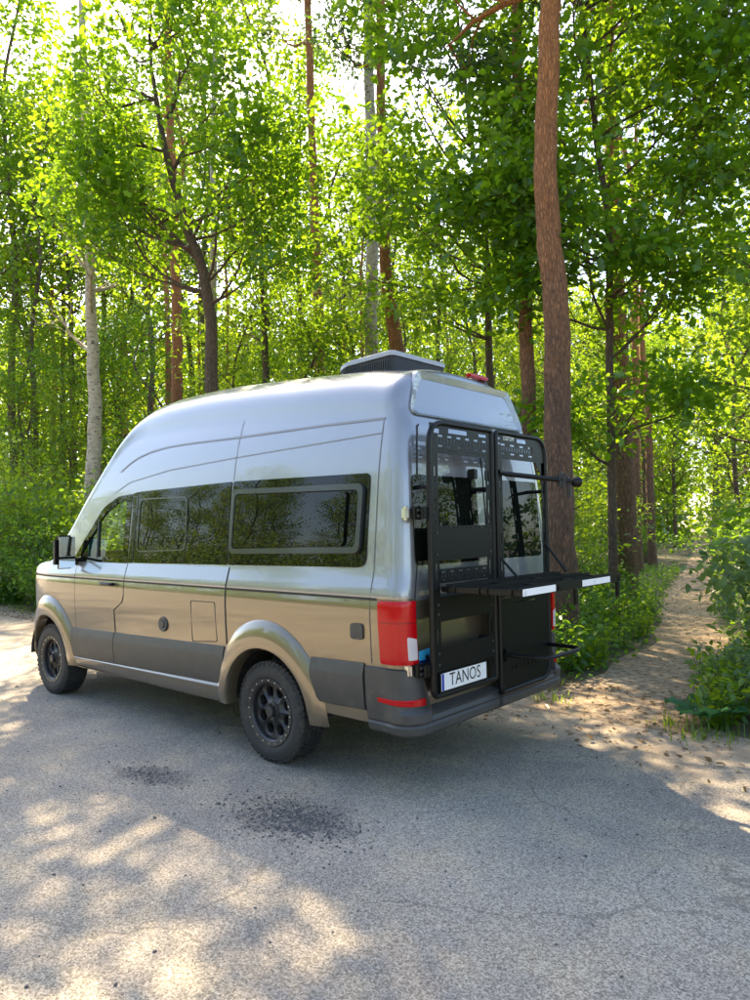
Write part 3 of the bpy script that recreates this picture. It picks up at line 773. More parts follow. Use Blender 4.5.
# ================================================================ ground, road, path
def mixrgb(ns, ls, fac, a, b, blend='MIX'):
    mx = ns.new('ShaderNodeMix'); mx.data_type = 'RGBA'; mx.blend_type = blend
    for sock, v in ((mx.inputs[0], fac), (mx.inputs[6], a), (mx.inputs[7], b)):
        if isinstance(v, (int, float)): sock.default_value = v
        elif isinstance(v, tuple): sock.default_value = (*v, 1)
        else: ls.new(v, sock)
    return mx.outputs[2]
def noise(ns, ls, vec, scale, detail=4, rough=.55):
    n = ns.new('ShaderNodeTexNoise'); n.inputs['Scale'].default_value = scale; n.inputs['Detail'].default_value = detail
    n.inputs['Roughness'].default_value = rough; ls.new(vec, n.inputs['Vector']); return n.outputs[0]
def rng(ns, ls, v, a, b, c=0.0, d=1.0):
    mp = ns.new('ShaderNodeMapRange'); ls.new(v, mp.inputs[0])
    for i, q in enumerate((a, b, c, d)): mp.inputs[i + 1].default_value = q
    return mp.outputs[0]
def math_(ns, ls, op, a, b=0.0):
    n = ns.new('ShaderNodeMath'); n.operation = op
    for i, v in enumerate((a, b)):
        if isinstance(v, (int, float)): n.inputs[i].default_value = v
        else: ls.new(v, n.inputs[i])
    return n.outputs[0]
def asphalt():
    mt = bpy.data.materials.new('worn_asphalt'); ns, ls = nodes_of(mt); b = ns['Principled BSDF']
    tc = ns.new('ShaderNodeTexCoord'); V = tc.outputs['Object']
    vor = ns.new('ShaderNodeTexVoronoi'); vor.inputs['Scale'].default_value = 140; ls.new(V, vor.inputs['Vector'])
    sep = ns.new('ShaderNodeSeparateColor'); ls.new(vor.outputs['Color'], sep.inputs[0])
    stone = rng(ns, ls, sep.outputs[0], 0, 1, .5, 1.6)
    fine = rng(ns, ls, noise(ns, ls, V, 60, 4), .3, .7, .78, 1.22)
    big = noise(ns, ls, V, .55, 5); mid = noise(ns, ls, V, 2.3, 6, .6)
    base = mixrgb(ns, ls, rng(ns, ls, big, .35, .65), (.21, .188, .160), (.33, .288, .232))
    base = mixrgb(ns, ls, rng(ns, ls, mid, .46, .70, 0, .8), base, (.38, .315, .22))          # sandy dust
    base = mixrgb(ns, ls, 1.0, base, stone, 'MULTIPLY'); base = mixrgb(ns, ls, 1.0, base, fine, 'MULTIPLY')
    sx = ns.new('ShaderNodeSeparateXYZ'); ls.new(V, sx.inputs[0])
    wob = rng(ns, ls, noise(ns, ls, V, 5.5, 8, .7), .2, .8, -.75, .75)
    holes = None
    for (hx, hy, ra, rb, an) in ((-.92, 1.55, .42, .23, .35), (.47, 1.69, .34, .15, .3)):
        dx = math_(ns, ls, 'SUBTRACT', sx.outputs[0], hx); dy = math_(ns, ls, 'SUBTRACT', sx.outputs[1], hy)
        ca, sa = math.cos(an), math.sin(an)
        u = math_(ns, ls, 'DIVIDE', math_(ns, ls, 'ADD', math_(ns, ls, 'MULTIPLY', dx, ca), math_(ns, ls, 'MULTIPLY', dy, sa)), ra)
        v = math_(ns, ls, 'DIVIDE', math_(ns, ls, 'SUBTRACT', math_(ns, ls, 'MULTIPLY', dy, ca), math_(ns, ls, 'MULTIPLY', dx, sa)), rb)
        d = math_(ns, ls, 'ADD', math_(ns, ls, 'SQRT', math_(ns, ls, 'ADD', math_(ns, ls, 'MULTIPLY', u, u), math_(ns, ls, 'MULTIPLY', v, v))), wob)
        k = rng(ns, ls, d, 1.15, .7)
        holes = k if holes is None else math_(ns, ls, 'MAXIMUM', holes, k)
    base = mixrgb(ns, ls, math_(ns, ls, 'MULTIPLY', math_(ns, ls, 'MULTIPLY', holes, rng(ns, ls, noise(ns, ls, V, 16, 6, .7), .3, .6, .35, 1.0)), .68), base, mixrgb(ns, ls, 1.0, (.085, .08, .075), stone, 'MULTIPLY'))
    # cracks
    wv = ns.new('ShaderNodeVectorMath'); wv.operation = 'ADD'; ls.new(V, wv.inputs[0])
    nn = ns.new('ShaderNodeTexNoise'); nn.inputs['Scale'].default_value = 2.0; nn.inputs['Detail'].default_value = 6; ls.new(V, nn.inputs['Vector'])
    sc_ = ns.new('ShaderNodeVectorMath'); sc_.operation = 'SCALE'; sc_.inputs['Scale'].default_value = .55; ls.new(nn.outputs['Color'], sc_.inputs[0]); ls.new(sc_.outputs[0], wv.inputs[1])
    vc = ns.new('ShaderNodeTexVoronoi'); vc.feature = 'DISTANCE_TO_EDGE'; vc.inputs['Scale'].default_value = .8; ls.new(wv.outputs[0], vc.inputs['Vector'])
    crack = math_(ns, ls, 'MULTIPLY', rng(ns, ls, vc.outputs['Distance'], .011, .003), rng(ns, ls, noise(ns, ls, V, 1.1, 3), .44, .56))
    base = mixrgb(ns, ls, math_(ns, ls, 'MULTIPLY', crack, .45), base, (.10, .09, .075))
    # sand and soil creeping in from the forest edge
    yy = math_(ns, ls, 'ADD', sx.outputs[1], rng(ns, ls, noise(ns, ls, V, 1.2, 7, .62), .25, .75, -1.1, 1.1))
    sand = rng(ns, ls, yy, -.5, -1.7)
    base = mixrgb(ns, ls, math_(ns, ls, 'MULTIPLY', sand, .85), base, mixrgb(ns, ls, rng(ns, ls, noise(ns, ls, V, 9, 6), .35, .65), (.42, .33, .22), (.24, .175, .11)))
    ls.new(base, b.inputs['Base Color']); b.inputs['Roughness'].default_value = .88; b.inputs['Specular IOR Level'].default_value = .35
    h = math_(ns, ls, 'ADD', math_(ns, ls, 'MULTIPLY', vor.outputs['Distance'], -1.0), math_(ns, ls, 'MULTIPLY', noise(ns, ls, V, 30, 5), .8))
    h = math_(ns, ls, 'SUBTRACT', h, math_(ns, ls, 'MULTIPLY', crack, 1.2))
    h = math_(ns, ls, 'ADD', h, math_(ns, ls, 'MULTIPLY', math_(ns, ls, 'MULTIPLY', holes, noise(ns, ls, V, 45, 4)), 3.0))
    bp = ns.new('ShaderNodeBump'); bp.inputs['Strength'].default_value = .55; bp.inputs['Distance'].default_value = .008
    ls.new(h, bp.inputs['Height']); ls.new(bp.outputs[0], b.inputs['Normal'])
    return mt
def soil(name, c1, c2, c3, bump=.6):
    mt = bpy.data.materials.new(name); ns, ls = nodes_of(mt); b = ns['Principled BSDF']
    tc = ns.new('ShaderNodeTexCoord'); V = tc.outputs['Object']
    base = mixrgb(ns, ls, rng(ns, ls, noise(ns, ls, V, 1.3, 6), .35, .65), c1, c2)
    base = mixrgb(ns, ls, rng(ns, ls, noise(ns, ls, V, 11, 8, .65), .42, .62), base, c3)
    ls.new(base, b.inputs['Base Color']); b.inputs['Roughness'].default_value = .95
    bp = ns.new('ShaderNodeBump'); bp.inputs['Strength'].default_value = bump; bp.inputs['Distance'].default_value = .03
    ls.new(noise(ns, ls, V, 18, 8, .65), bp.inputs['Height']); ls.new(bp.outputs[0], b.inputs['Normal'])
    return mt
M_ROAD = asphalt()
M_FLOOR = soil('forest_floor', (.085, .06, .035), (.12, .095, .05), (.06, .07, .025))
M_PATH = soil('sandy_path', (.40, .31, .20), (.28, .20, .125), (.17, .115, .065), .7)
g = mesh_obj('ground', [(-220, -260, -.004), (260, -260, -.004), (260, 160, -.004), (-220, 160, -.004)], [(0, 1, 2, 3)], M_FLOOR, smooth=False)
tag(g, kind='structure')
# road: its edge to the forest runs along the van's far side and wanders
ed = [(-60, -2.6), (-20, -2.2), (-8, -2.0), (-4, -1.75), (-2.6, -1.9), (-1.6, -2.3), (-.6, -2.25), (.5, -2.05), (2, -2.1), (5, -2.2), (8, -2.1), (11, -2.2), (13.2, -2.5), (16, -2.0), (22, -.5), (60, 9)]
V2 = []; F2 = []
edx = np.array([e[0] for e in ed]); edy = np.array([e[1] for e in ed])
rxs = np.concatenate([np.linspace(-60, -10, 12)[:-1], np.linspace(-10, 20, 240), np.linspace(20, 60, 10)[1:]])
def road_edge(x): return float(np.interp(x, edx, edy)) + .10 * math.sin(x * 2.1) + .06 * math.sin(x * 5.3 + 1) + .04 * math.sin(x * 11.7)
for x in rxs:
    e = road_edge(x); V2 += [(x, e, 0), (x, 12 + .2 * max(0, x - 10), 0)]
for i in range(len(rxs) - 1): F2.append((2 * i, 2 * i + 2, 2 * i + 3, 2 * i + 1))
tag(mesh_obj('road', V2, F2, M_ROAD, smooth=False), kind='structure')
# forest path leaving the road behind the van
pc = np.array([(-1.40, -1.6, .78), (-1.20, -3.2, .62), (-.80, -6.0, .50), (.2, -9.0, .52), (1.2, -12, .60), (3.9, -22, .65), (8.5, -38, .7), (16, -62, .8), (22, -80, .9)])
tt = np.linspace(-1.6, -80, 160)
V2 = []; F2 = []
for k, y in enumerate(tt):
    x = np.interp(-y, -pc[:, 1], pc[:, 0]); w = np.interp(-y, -pc[:, 1], pc[:, 2]) * (1 + .12 * math.sin(k * 1.3) + .08 * math.sin(k * 3.1))
    V2 += [(x - w, y, .003), (x + w, y, .003)]
for i in range(len(tt) - 1): F2.append((2 * i, 2 * i + 1, 2 * i + 3, 2 * i + 2))
tag(mesh_obj('path', V2, F2, M_PATH, smooth=False), kind='structure')
def path_dist(x, y):
    return abs(x - np.interp(-y, -pc[:, 1], pc[:, 0])) - np.interp(-y, -pc[:, 1], pc[:, 2])
# ================================================================ vegetation
def leaf_mat(name, dark, light, trans, gloss=.35):
    """leaf colour varies from leaf to leaf; light also passes through the blade"""
    mt = bpy.data.materials.new(name); ns, ls = nodes_of(mt); ns.remove(ns['Principled BSDF'])
    at = ns.new('ShaderNodeAttribute'); at.attribute_name = 'rnd'
    oi = ns.new('ShaderNodeObjectInfo')
    f = math_(ns, ls, 'ADD', math_(ns, ls, 'MULTIPLY', at.outputs['Fac'], .75), math_(ns, ls, 'MULTIPLY', oi.outputs['Random'], .25))
    col = mixrgb(ns, ls, f, dark, light)
    tcol = mixrgb(ns, ls, f, tuple(c * .75 for c in trans), trans)
    di = ns.new('ShaderNodeBsdfDiffuse'); ls.new(col, di.inputs[0])
    tr = ns.new('ShaderNodeBsdfTranslucent'); ls.new(tcol, tr.inputs[0])
    gl = ns.new('ShaderNodeBsdfGlossy'); gl.inputs['Roughness'].default_value = gloss; gl.inputs[0].default_value = (.9, .95, .9, 1)
    m1 = ns.new('ShaderNodeMixShader'); m1.inputs[0].default_value = .5; ls.new(di.outputs[0], m1.inputs[1]); ls.new(tr.outputs[0], m1.inputs[2])
    m2 = ns.new('ShaderNodeMixShader'); m2.inputs[0].default_value = .03; ls.new(m1.outputs[0], m2.inputs[1]); ls.new(gl.outputs[0], m2.inputs[2])
    ls.new(m2.outputs[0], ns['Material Output'].inputs[0])
    return mt
M_OAKL = leaf_mat('oak_leaves', (.022, .085, .008), (.075, .175, .012), (.36, .58, .015))
M_BEECHL = leaf_mat('light_leaves', (.035, .105, .010), (.10, .20, .016), (.44, .62, .02))
M_SHRUBL = leaf_mat('shrub_leaves', (.022, .085, .012), (.075, .17, .02), (.30, .52, .025))
M_PALEL = leaf_mat('pale_shrub_leaves', (.09, .16, .06), (.20, .28, .12), (.32, .46, .10), .3)
M_NEEDLE = leaf_mat('pine_needles', (.03, .07, .025), (.06, .11, .035), (.10, .18, .04))
M_LITTER = leaf_mat('dry_leaves', (.10, .06, .03), (.26, .17, .08), (.25, .16, .06))
M_BURDOCK = leaf_mat('burdock_leaf', (.03, .12, .055), (.05, .17, .08), (.12, .32, .10))
def bark(name, c1, c2, c3=None, zc=(3, 7), scale=(17, 17, 4.0), bump=1.0, spots=False):
    mt = bpy.data.materials.new(name); ns, ls = nodes_of(mt); b = ns['Principled BSDF']
    tc = ns.new('ShaderNodeTexCoord'); mp = ns.new('ShaderNodeMapping'); mp.inputs['Scale'].default_value = scale
    ls.new(tc.outputs['Object'], mp.inputs[0]); V = mp.outputs[0]
    n1 = noise(ns, ls, V, 1.6, 8, .65)
    vo = ns.new('ShaderNodeTexVoronoi'); vo.feature = 'DISTANCE_TO_EDGE'; vo.inputs['Scale'].default_value = 2.0
    wn = ns.new('ShaderNodeTexNoise'); wn.inputs['Scale'].default_value = 2.6; wn.inputs['Detail'].default_value = 5; ls.new(V, wn.inputs['Vector'])
    ws = ns.new('ShaderNodeVectorMath'); ws.operation = 'SCALE'; ws.inputs['Scale'].default_value = .55; ls.new(wn.outputs['Color'], ws.inputs[0])
    wa = ns.new('ShaderNodeVectorMath'); wa.operation = 'ADD'; ls.new(V, wa.inputs[0]); ls.new(ws.outputs[0], wa.inputs[1]); ls.new(wa.outputs[0], vo.inputs['Vector'])
    plate = math_(ns, ls, 'MULTIPLY', rng(ns, ls, vo.outputs['Distance'], 0, .30), rng(ns, ls, noise(ns, ls, V, 3.5, 7, .7), .3, .7, .45, 1.0))
    col = mixrgb(ns, ls, rng(ns, ls, n1, .35, .65), c1, c2)
    if c3:
        sx = ns.new('ShaderNodeSeparateXYZ'); ls.new(tc.outputs['Object'], sx.inputs[0])
        zz = math_(ns, ls, 'ADD', sx.outputs[2], rng(ns, ls, noise(ns, ls, tc.outputs['Object'], 1.5, 4), 0, 1, -1.5, 1.5))
        col = mixrgb(ns, ls, rng(ns, ls, zz, *zc), col, mixrgb(ns, ls, rng(ns, ls, n1, .35, .65), c3, tuple(x * .6 for x in c3)))
    sz_ = ns.new('ShaderNodeSeparateXYZ'); ls.new(tc.outputs['Object'], sz_.inputs[0])
    moss = math_(ns, ls, 'MULTIPLY', rng(ns, ls, sz_.outputs[2], 2.6, .2), rng(ns, ls, noise(ns, ls, tc.outputs['Object'], 4, 6), .42, .62))
    col = mixrgb(ns, ls, math_(ns, ls, 'MULTIPLY', moss, .55), col, (.12, .13, .035))
    if spots:
        n2 = noise(ns, ls, V, 2.2, 5, .6); col = mixrgb(ns, ls, rng(ns, ls, n2, .56, .66), col, (.05, .045, .04))
    else:
        col = mixrgb(ns, ls, 1.0, col, rng(ns, ls, plate, 0, .8, .55, 1.2), 'MULTIPLY')
    ls.new(col, b.inputs['Base Color']); b.inputs['Roughness'].default_value = .9
    bp = ns.new('ShaderNodeBump'); bp.inputs['Strength'].default_value = bump; bp.inputs['Distance'].default_value = .03
    ls.new(math_(ns, ls, 'ADD', plate, n1), bp.inputs['Height']); ls.new(bp.outputs[0], b.inputs['Normal'])
    return mt
M_PINEB = bark('pine_bark', (.34, .175, .095), (.15, .085, .055), (.62, .25, .08), (3.0, 7.5))
M_OAKB = bark('oak_bark', (.24, .155, .09), (.13, .09, .06), scale=(22, 22, 4))
M_BIRCHB = bark('birch_bark', (.52, .44, .33), (.33, .27, .19), scale=(4, 4, 9), bump=.3, spots=True)
M_STEM = pmat('green_stem', (.10, .15, .04), .7)
M_TWIG = pmat('twig_brown', (.10, .07, .045), .85, vary=.2)

def np_mesh(name, V, F, mat, rnd=None):
    me = bpy.data.meshes.new(name); V = np.asarray(V, np.float32); F = np.asarray(F, np.int32); M_, k = F.shape
    me.vertices.add(len(V)); me.vertices.foreach_set('co', V.ravel())
    me.loops.add(M_ * k); me.loops.foreach_set('vertex_index', F.ravel())
    me.polygons.add(M_); me.polygons.foreach_set('loop_start', np.arange(M_, dtype=np.int32) * k)
    if rnd is not None:
        a = me.attributes.new('rnd', 'FLOAT', 'FACE'); a.data.foreach_set('value', np.asarray(rnd, np.float32))
    me.materials.append(mat); me.update(calc_edges=True)
    return me
def unit(a): return a / (np.linalg.norm(a, axis=-1, keepdims=True) + 1e-9)
SHAPES = {  # (along, across, fold) outline of half blades: two quads folded on the midrib
    'oak': [(0, 0, 0), (.32, .20, .05), (.74, .30, .07), (1, .0, -.04)],
    'oval': [(0, 0, 0), (.28, .26, .06), (.68, .25, .05), (1, .0, -.06)],
    'narrow': [(0, 0, 0), (.25, .17, .04), (.62, .14, .02), (1, 0, -.12)],
}
def leaves(name, P, size, mat, rg, up=.75, shape='oak', out=None, lobed=False, rnd=None):
    N = len(P)
    n = unit(rg.normal(size=(N, 3)) * .62 + np.array([0, 0, up]))
    t = rg.normal(size=(N, 3)) * .8 if out is None else out + rg.normal(size=(N, 3)) * .45
    t = t - np.array([0, 0, .35]); t = unit(t - n * (t * n).sum(1, keepdims=True)); b = np.cross(n, t)
    s = (size * rg.uniform(.6, 1.35, N))[:, None]
    sh = SHAPES[shape]
    rn = rg.random(N) if rnd is None else np.clip(rnd + rg.normal(size=N) * .18, 0, 1)
    if lobed:                                   # three-lobed half blades, near trees only
        half = [(0, 0, 0), (.20, .13, .03), (.36, .27, .06), (.46, .15, .03), (.66, .31, .07), (.80, .17, .02), (1, 0, -.05)]
        pts = []
        for a, w, f in half: pts.append(P + s * (t * a + b * w + n * f))
        for a, w, f in half[1:-1]: pts.append(P + s * (t * a - b * w + n * f))
        V = np.stack(pts, 1).reshape(-1, 3); K = len(pts); o = np.arange(N)[:, None] * K
        q = [(0, 6, 2, 1), (6, 4, 3, 2), (6, 5, 4, 4), (0, 7, 8, 6), (6, 8, 9, 10), (6, 10, 11, 11)]
        quads = [(0, 3, 2, 1), (0, 6, 5, 3), (3, 5, 4, 4), (0, 7, 8, 9), (0, 9, 11, 6), (9, 10, 11, 11)]
        tris = []
        for a in quads:
            tris.append((a[0], a[1], a[2]));
            if a[3] != a[2]: tris.append((a[0], a[2], a[3]))
        F = np.concatenate([o + np.array(tr_)[None] for tr_ in tris], 0)
        return np_mesh(name, V, F, mat, np.tile(rn, len(tris)))
    pts = [P + s * (t * a + b * w + n * f) for a, w, f in sh] + [P + s * (t * a - b * w + n * f) for a, w, f in sh[1:3]]
    V = np.stack(pts, 1).reshape(-1, 3); o = np.arange(N)[:, None] * 6
    F = np.concatenate([o + np.array([[0, 3, 2, 1]]), o + np.array([[0, 4, 5, 3]])], 0)
    return np_mesh(name, V, F, mat, np.tile(rn, 2))

def curve_pts(p, d, L, rg, n=5, wob=.12, lift=.1):
    pts = [np.array(p, float)]; d = unit(np.array(d, float))
    for i in range(n):
        d = unit(d + rg.normal(size=3) * wob + np.array([0, 0, lift])); pts.append(pts[-1] + d * L / n)
    return pts
def interp_poly(pts, f):
    pts = np.array(pts); k = f * (len(pts) - 1); i = min(int(k), len(pts) - 2); return pts[i] + (pts[i + 1] - pts[i]) * (k - i)

class Tree:
    def __init__(s, seed): s.rg = np.random.default_rng(seed); s.mb = MB(); s.anch = []
    def trunk(s, pts, r0, r1, n=10, flare=1.35):
        m_ = len(pts); s.tp = [np.array(p, float) for p in pts]; s.tr = (r0, r1)
        # resample for a smooth bole
        pp = [2 * s.tp[0] - s.tp[1]] + s.tp + [2 * s.tp[-1] - s.tp[-2]]
        q = []
        for f in np.linspace(0, m_ - 1, max(16, 4 * m_)):                # Catmull-Rom through the given points
            i = min(int(f), m_ - 2); t = f - i; a, b, c, d = pp[i], pp[i + 1], pp[i + 2], pp[i + 3]
            q.append(.5 * (2 * b + (c - a) * t + (2 * a - 5 * b + 4 * c - d) * t * t + (3 * b - a - 3 * c + d) * t ** 3))
        q = [np.array(p) + s.rg.normal(size=3) * r0 * .06 * np.array([1, 1, 0]) * (1 if 0 < i else 0) for i, p in enumerate(q)]
        rad = [r0 + (r1 - r0) * i / (len(q) - 1) for i in range(len(q))]; rad[0] = r0 * flare
        s.mb.tube(q, rad, n)
    def limb(s, p, d, L, r, sub=5, lift=.10, wob=.14, leaf=1.0, twig=3):
        rg = s.rg
        pts = curve_pts(p, d, L, rg, 6, wob, lift); s.mb.tube(pts, [r * (1 - .8 * i / 6) for i in range(7)], 6, False)
        for k in range(sub):
            f = .25 + .75 * (k + rg.random()) / sub; q = interp_poly(pts, min(f, .999))
            ax = unit(pts[-1] - pts[0]); sd = unit(np.cross(ax, [0, 0, 1.0])) * (1 if k % 2 else -1)
            dd = unit(ax * .55 + sd * .8 + np.array([0, 0, .15]) + rg.normal(size=3) * .25)
            l2 = L * (.55 - .3 * f) + .25
            p2 = curve_pts(q, dd, l2, rg, 4, .16, lift * .6); s.mb.tube(p2, [r * .38 * (1 - .8 * i / 4) for i in range(5)], 4, False)
            for j in range(twig):
                q2 = interp_poly(p2, min(.35 + .65 * (j + rg.random()) / twig, .999)); e = unit(dd + rg.normal(size=3) * .7)
                p3 = curve_pts(q2, e, .35 + .25 * rg.random(), rg, 2, .2, .05); s.mb.tube(p3, [r * .15, r * .08, r * .04], 3, False)
                s.anch.append((p3[1], e, leaf)); s.anch.append((p3[2], e, leaf))
            s.anch.append((p2[-1], dd, leaf))
        s.anch.append((pts[-1], unit(pts[-1] - pts[-2]), leaf))
        return pts
    def auto(s, n, f0, f1, L0, L1, elev0=.25, elev1=.9, sub=5, leaf=1.0, az0=None, spread=None, twig=3):
        rg = s.rg
        for k in range(n):
            f = f0 + (f1 - f0) * (k + rg.random() * .8) / n; p = interp_poly(s.tp, min(f, .999))
            az = k * 2.4 + rg.normal() * .35 if az0 is None else az0 + rg.uniform(-spread, spread)
            t = (f - f0) / max(f1 - f0, 1e-6); el = elev0 + (elev1 - elev0) * t
            d = np.array([math.cos(az) * math.cos(el), math.sin(az) * math.cos(el), math.sin(el)])
            L = (L0 + (L1 - L0) * t) * rg.uniform(.8, 1.2); r = (s.tr[0] + (s.tr[1] - s.tr[0]) * f) * .5
            s.limb(p, d, L, max(r, .018), sub, leaf=leaf, twig=twig)
    def build(s, name, barkm, leafm, per, size, loc=(0, 0, 0), rz=0.0, cluster=.2, shape='oak', lobed=False, up=.75, crown='crown'):
        root = empty(name, loc, rz)
        s.mb.build('trunk', barkm, root, angle=60)
        P = []; O = []; RN = []; SZ = []
        for p, e, w in s.anch:
            k = s.rg.poisson(per * w * s.rg.gamma(2.0, .5))
            if k == 0: continue
            off = s.rg.normal(size=(k, 3)) * cluster * np.array([1, 1, .6])
            P.append(p + off); O.append(unit(off + e * cluster)); SZ.append(np.full(k, s.rg.uniform(.7, 1.25))); RN.append(np.full(k, s.rg.random()))
        if P:
            P = np.concatenate(P); me = leaves(crown, P, size * np.concatenate(SZ), leafm, s.rg, up, shape, np.concatenate(O), lobed, np.concatenate(RN))
            link(bpy.data.objects.new(crown, me), root); s.count = len(P)
        return root

def P_at(px, py, depth): return CAM_C + ray(px, py) * depth
def px_trunk(base, pix):
    """trunk polyline through points of the photograph, at the distance of its base"""
    dep = float((np.array(base) - CAM_C) @ CAM_F)
    return [np.zeros(3)] + [P_at(px, py, dep) - np.array(base) for px, py in pix], dep

# ---- oak whose crown fills the upper left
bA = at_row(213, -4.5); tp, dA_ = px_trunk(bA, [(212, 395), (210, 320), (203, 272), (186, 225), (168, 160), (158, 110), (152, 70), (150, 45)])
T = Tree(11); T.trunk(tp, .16, .02)
camr = CAM_R * np.array([1, 1, 0]); camf = CAM_F * np.array([1, 1, 0])
for px, py, dx, L, el, sub, lf in ((205, 285, 1.0, 2.4, .55, 6, .8), (210, 305, .8, 2.0, .15, 5, 1), (200, 262, -1.0, 3.0, .42, 7, 1), (205, 292, -.8, 3.0, .18, 7, 1), (186, 225, 1.0, 2.4, .65, 6, .6), (183, 215, -1.0, 2.6, .2, 7, .6), (196, 250, -1.0, 3.2, .2, 7, 1), (192, 240, .7, 2.4, .3, 6, .8),
                             (172, 172, 1.0, 2.2, .6, 6, .55), (166, 152, -1.0, 2.0, .1, 6, .4), (162, 125, .9, 1.8, .55, 5, .45), (157, 100, -1.0, 1.4, .1, 5, .35), (151, 55, -.8, 1.2, .2, 5, .5), (151, 50, .9, 1.4, .3, 5, .8), (150, 45, .1, 1.0, .8, 4, .6)):
    p = P_at(px, py, dA_) - bA
    for dep in ((.0, .6) if dx < 0 else (-.75, -.15)):
        d = unit(camr * dx + camf * (dep + T.rg.normal() * .2)) * math.cos(el) + np.array([0, 0, math.sin(el)])
        T.limb(p, d, L * 1.08, .034, sub, leaf=lf, twig=4, wob=.2)
oak = T.build('oak_tree', M_OAKB, M_OAKL, 10.5, .16, bA, lobed=True, cluster=.24)
tag(oak, 'forking oak with brown trunk behind the van bonnet, broad yellow-green crown', 'tree', 'trees along the forest edge')
N_OAK = T.count

# ---- big pine behind the carrier
bP = on_ground(566, 655); tp, dP = px_trunk(bP, [(562, 560), (558, 430), (557, 330), (550, 240), (545, 175), (548, 80), (550, 0), (548, -90), (545, -180)])
T = Tree(21); T.trunk(tp, .195, .115, 16, 1.2); T.auto(9, .78, .99, 2.2, 1.2, .1, .6, 4, 1.0)
for px, py, sx_, L in ((560, 515, 1, .35), (556, 380, -1, .4)):
    T.mb.tube(curve_pts(P_at(px, py, dP) - bP, camr * sx_ - camf * .5 + np.array([0, 0, .3]), L, T.rg, 4), [.018, .014, .012, .008, .004], 6)
tag(T.build('pine_tree', M_PINEB, M_NEEDLE, 26, .12, bP, cluster=.2, shape='narrow', up=.2), 'thick red-barked pine trunk right behind the rear carrier', 'tree', 'trees along the forest edge')

# ---- slim oak on the right with a dark trunk, its crown hangs over the path
bB = at_row(612, -6.8); tp, dB = px_trunk(bB, [(612, 520), (611, 420), (609, 330), (609, 235), (598, 150), (590, 80), (580, 0), (572, -70)])
T = Tree(31); T.trunk(tp, .08, .03)
for px, py, dx, L, el, sub in ((609, 440, 1.0, 1.6, .3, 4), (610, 465, -1, 1.4, .4, 3), (609, 360, 1.0, 2.2, .35, 6), (609, 330, -1, 2.0, .2, 6), (609, 300, 1.0, 2.6, .25, 7), (608, 262, -1.0, 2.6, .12, 7), (607, 240, -.9, 2.6, .25, 7), (608, 270, -1.0, 2.4, -.05, 7), (606, 225, 1.0, 3.0, .3, 7),
                             (602, 190, .8, 2.8, .3, 7), (600, 170, -.8, 2.4, .35, 6), (596, 140, 1.0, 3.2, .3, 8), (592, 100, 1.0, 3.2, .35, 8), (590, 85, -.9, 2.2, .5, 6), (585, 50, 1.0, 3.0, .4, 7), (582, 10, .7, 2.2, .6, 6), (576, -40, .8, 2.0, .7, 5)):
    p = P_at(px, py, dB) - bB
    for dep in (-.8, .5):
        d = unit(camr * dx + camf * (dep + T.rg.normal() * .25)) * math.cos(el) + np.array([0, 0, math.sin(el)])
        T.limb(p, d, L * .85, .028, sub, leaf=1.0, twig=4)
tag(T.build('oak_tree', M_OAKB, M_OAKL, 12, .155, bB, lobed=True, cluster=.2), 'slim dark-stemmed oak beside the path, leafy boughs over the van rear', 'tree', 'trees along the forest edge')

# ---- slender leaning oak left of the pine
bC = at_row(492, -8.0); tp, dC = px_trunk(bC, [(491, 420), (489, 350), (487, 260), (479, 190), (470, 130), (463, 60), (455, 0)])
T = Tree(41); T.trunk(tp, .09, .03)
for px, py, dx, L, el, sub in ((489, 340, -1, 1.4, .2, 4), (487, 300, 1, 1.2, .5, 3), (486, 270, -1.0, 2.4, .12, 7), (487, 285, -1.0, 2.6, .05, 7), (485, 240, -1.0, 2.6, .2, 7), (486, 260, 1.0, 1.6, .05, 6), (483, 220, 1.0, 1.5, .3, 4), (478, 185, -1.0, 2.4, .3, 7), (474, 150, -.9, 2.2, .4, 6), (470, 120, .9, 1.6, .4, 4), (465, 80, -1, 2.4, .4, 6), (460, 40, 1, 1.4, .6, 4), (456, 10, -1, 1.5, .6, 4)):
    p = P_at(px, py, dC) - bC
    for dep in (-.8, .4):
        d = unit(camr * dx + camf * (dep + T.rg.normal() * .25)) * math.cos(el) + np.array([0, 0, math.sin(el)])
        T.limb(p, d, L * 1.15, .028, sub, leaf=1.0, twig=4)
tag(T.build('oak_tree', M_OAKB, M_OAKL, 6, .17, bC, lobed=True, cluster=.2), 'slender leaning oak with curved stem behind the van roof, beside the red pine', 'tree', 'trees along the forest edge')

# ---- other single trunks of the edge
def single(seed, name, label, px0, row, pix, w0, w1, barkm, leafm, nl, f0, L0, L1, per, size, shape='oval', twig=3, sub=5, clus=.22, f1=.99):
    b = at_row(px0, row); tp, dep = px_trunk(b, pix); T = Tree(seed); k = dep / FPX / 2
    T.trunk(tp, w0 * k, w1 * k, 10, 1.15)
    if nl: T.auto(nl, f0, f1, L0, L1, .2, .8, sub, 1.0, twig=twig)
    return tag(T.build(name, barkm, leafm, per, size, b, shape=shape, cluster=clus), label, 'tree', 'trees along the forest edge')
single(51, 'birch_tree', 'birch with pale peeling trunk above the van bonnet', 92, -4.2, [(93, 480), (95, 420), (93, 360), (91, 300), (88, 200), (84, 80), (80, -40)], 16, 6, M_BIRCHB, M_BEECHL, 7, .45, 2.0, 1.0, 5, .09, f1=.8)
single(52, 'birch_tree', 'pale smooth-barked trunk rising straight behind the roof air conditioner', 371, -9.4, [(371, 400), (371, 330), (372, 250), (371, 150), (369, 60), (368, -60), (366, -160)], 15, 8, M_BIRCHB, M_BEECHL, 6, .72, 1.8, 1.2, 6, .085)
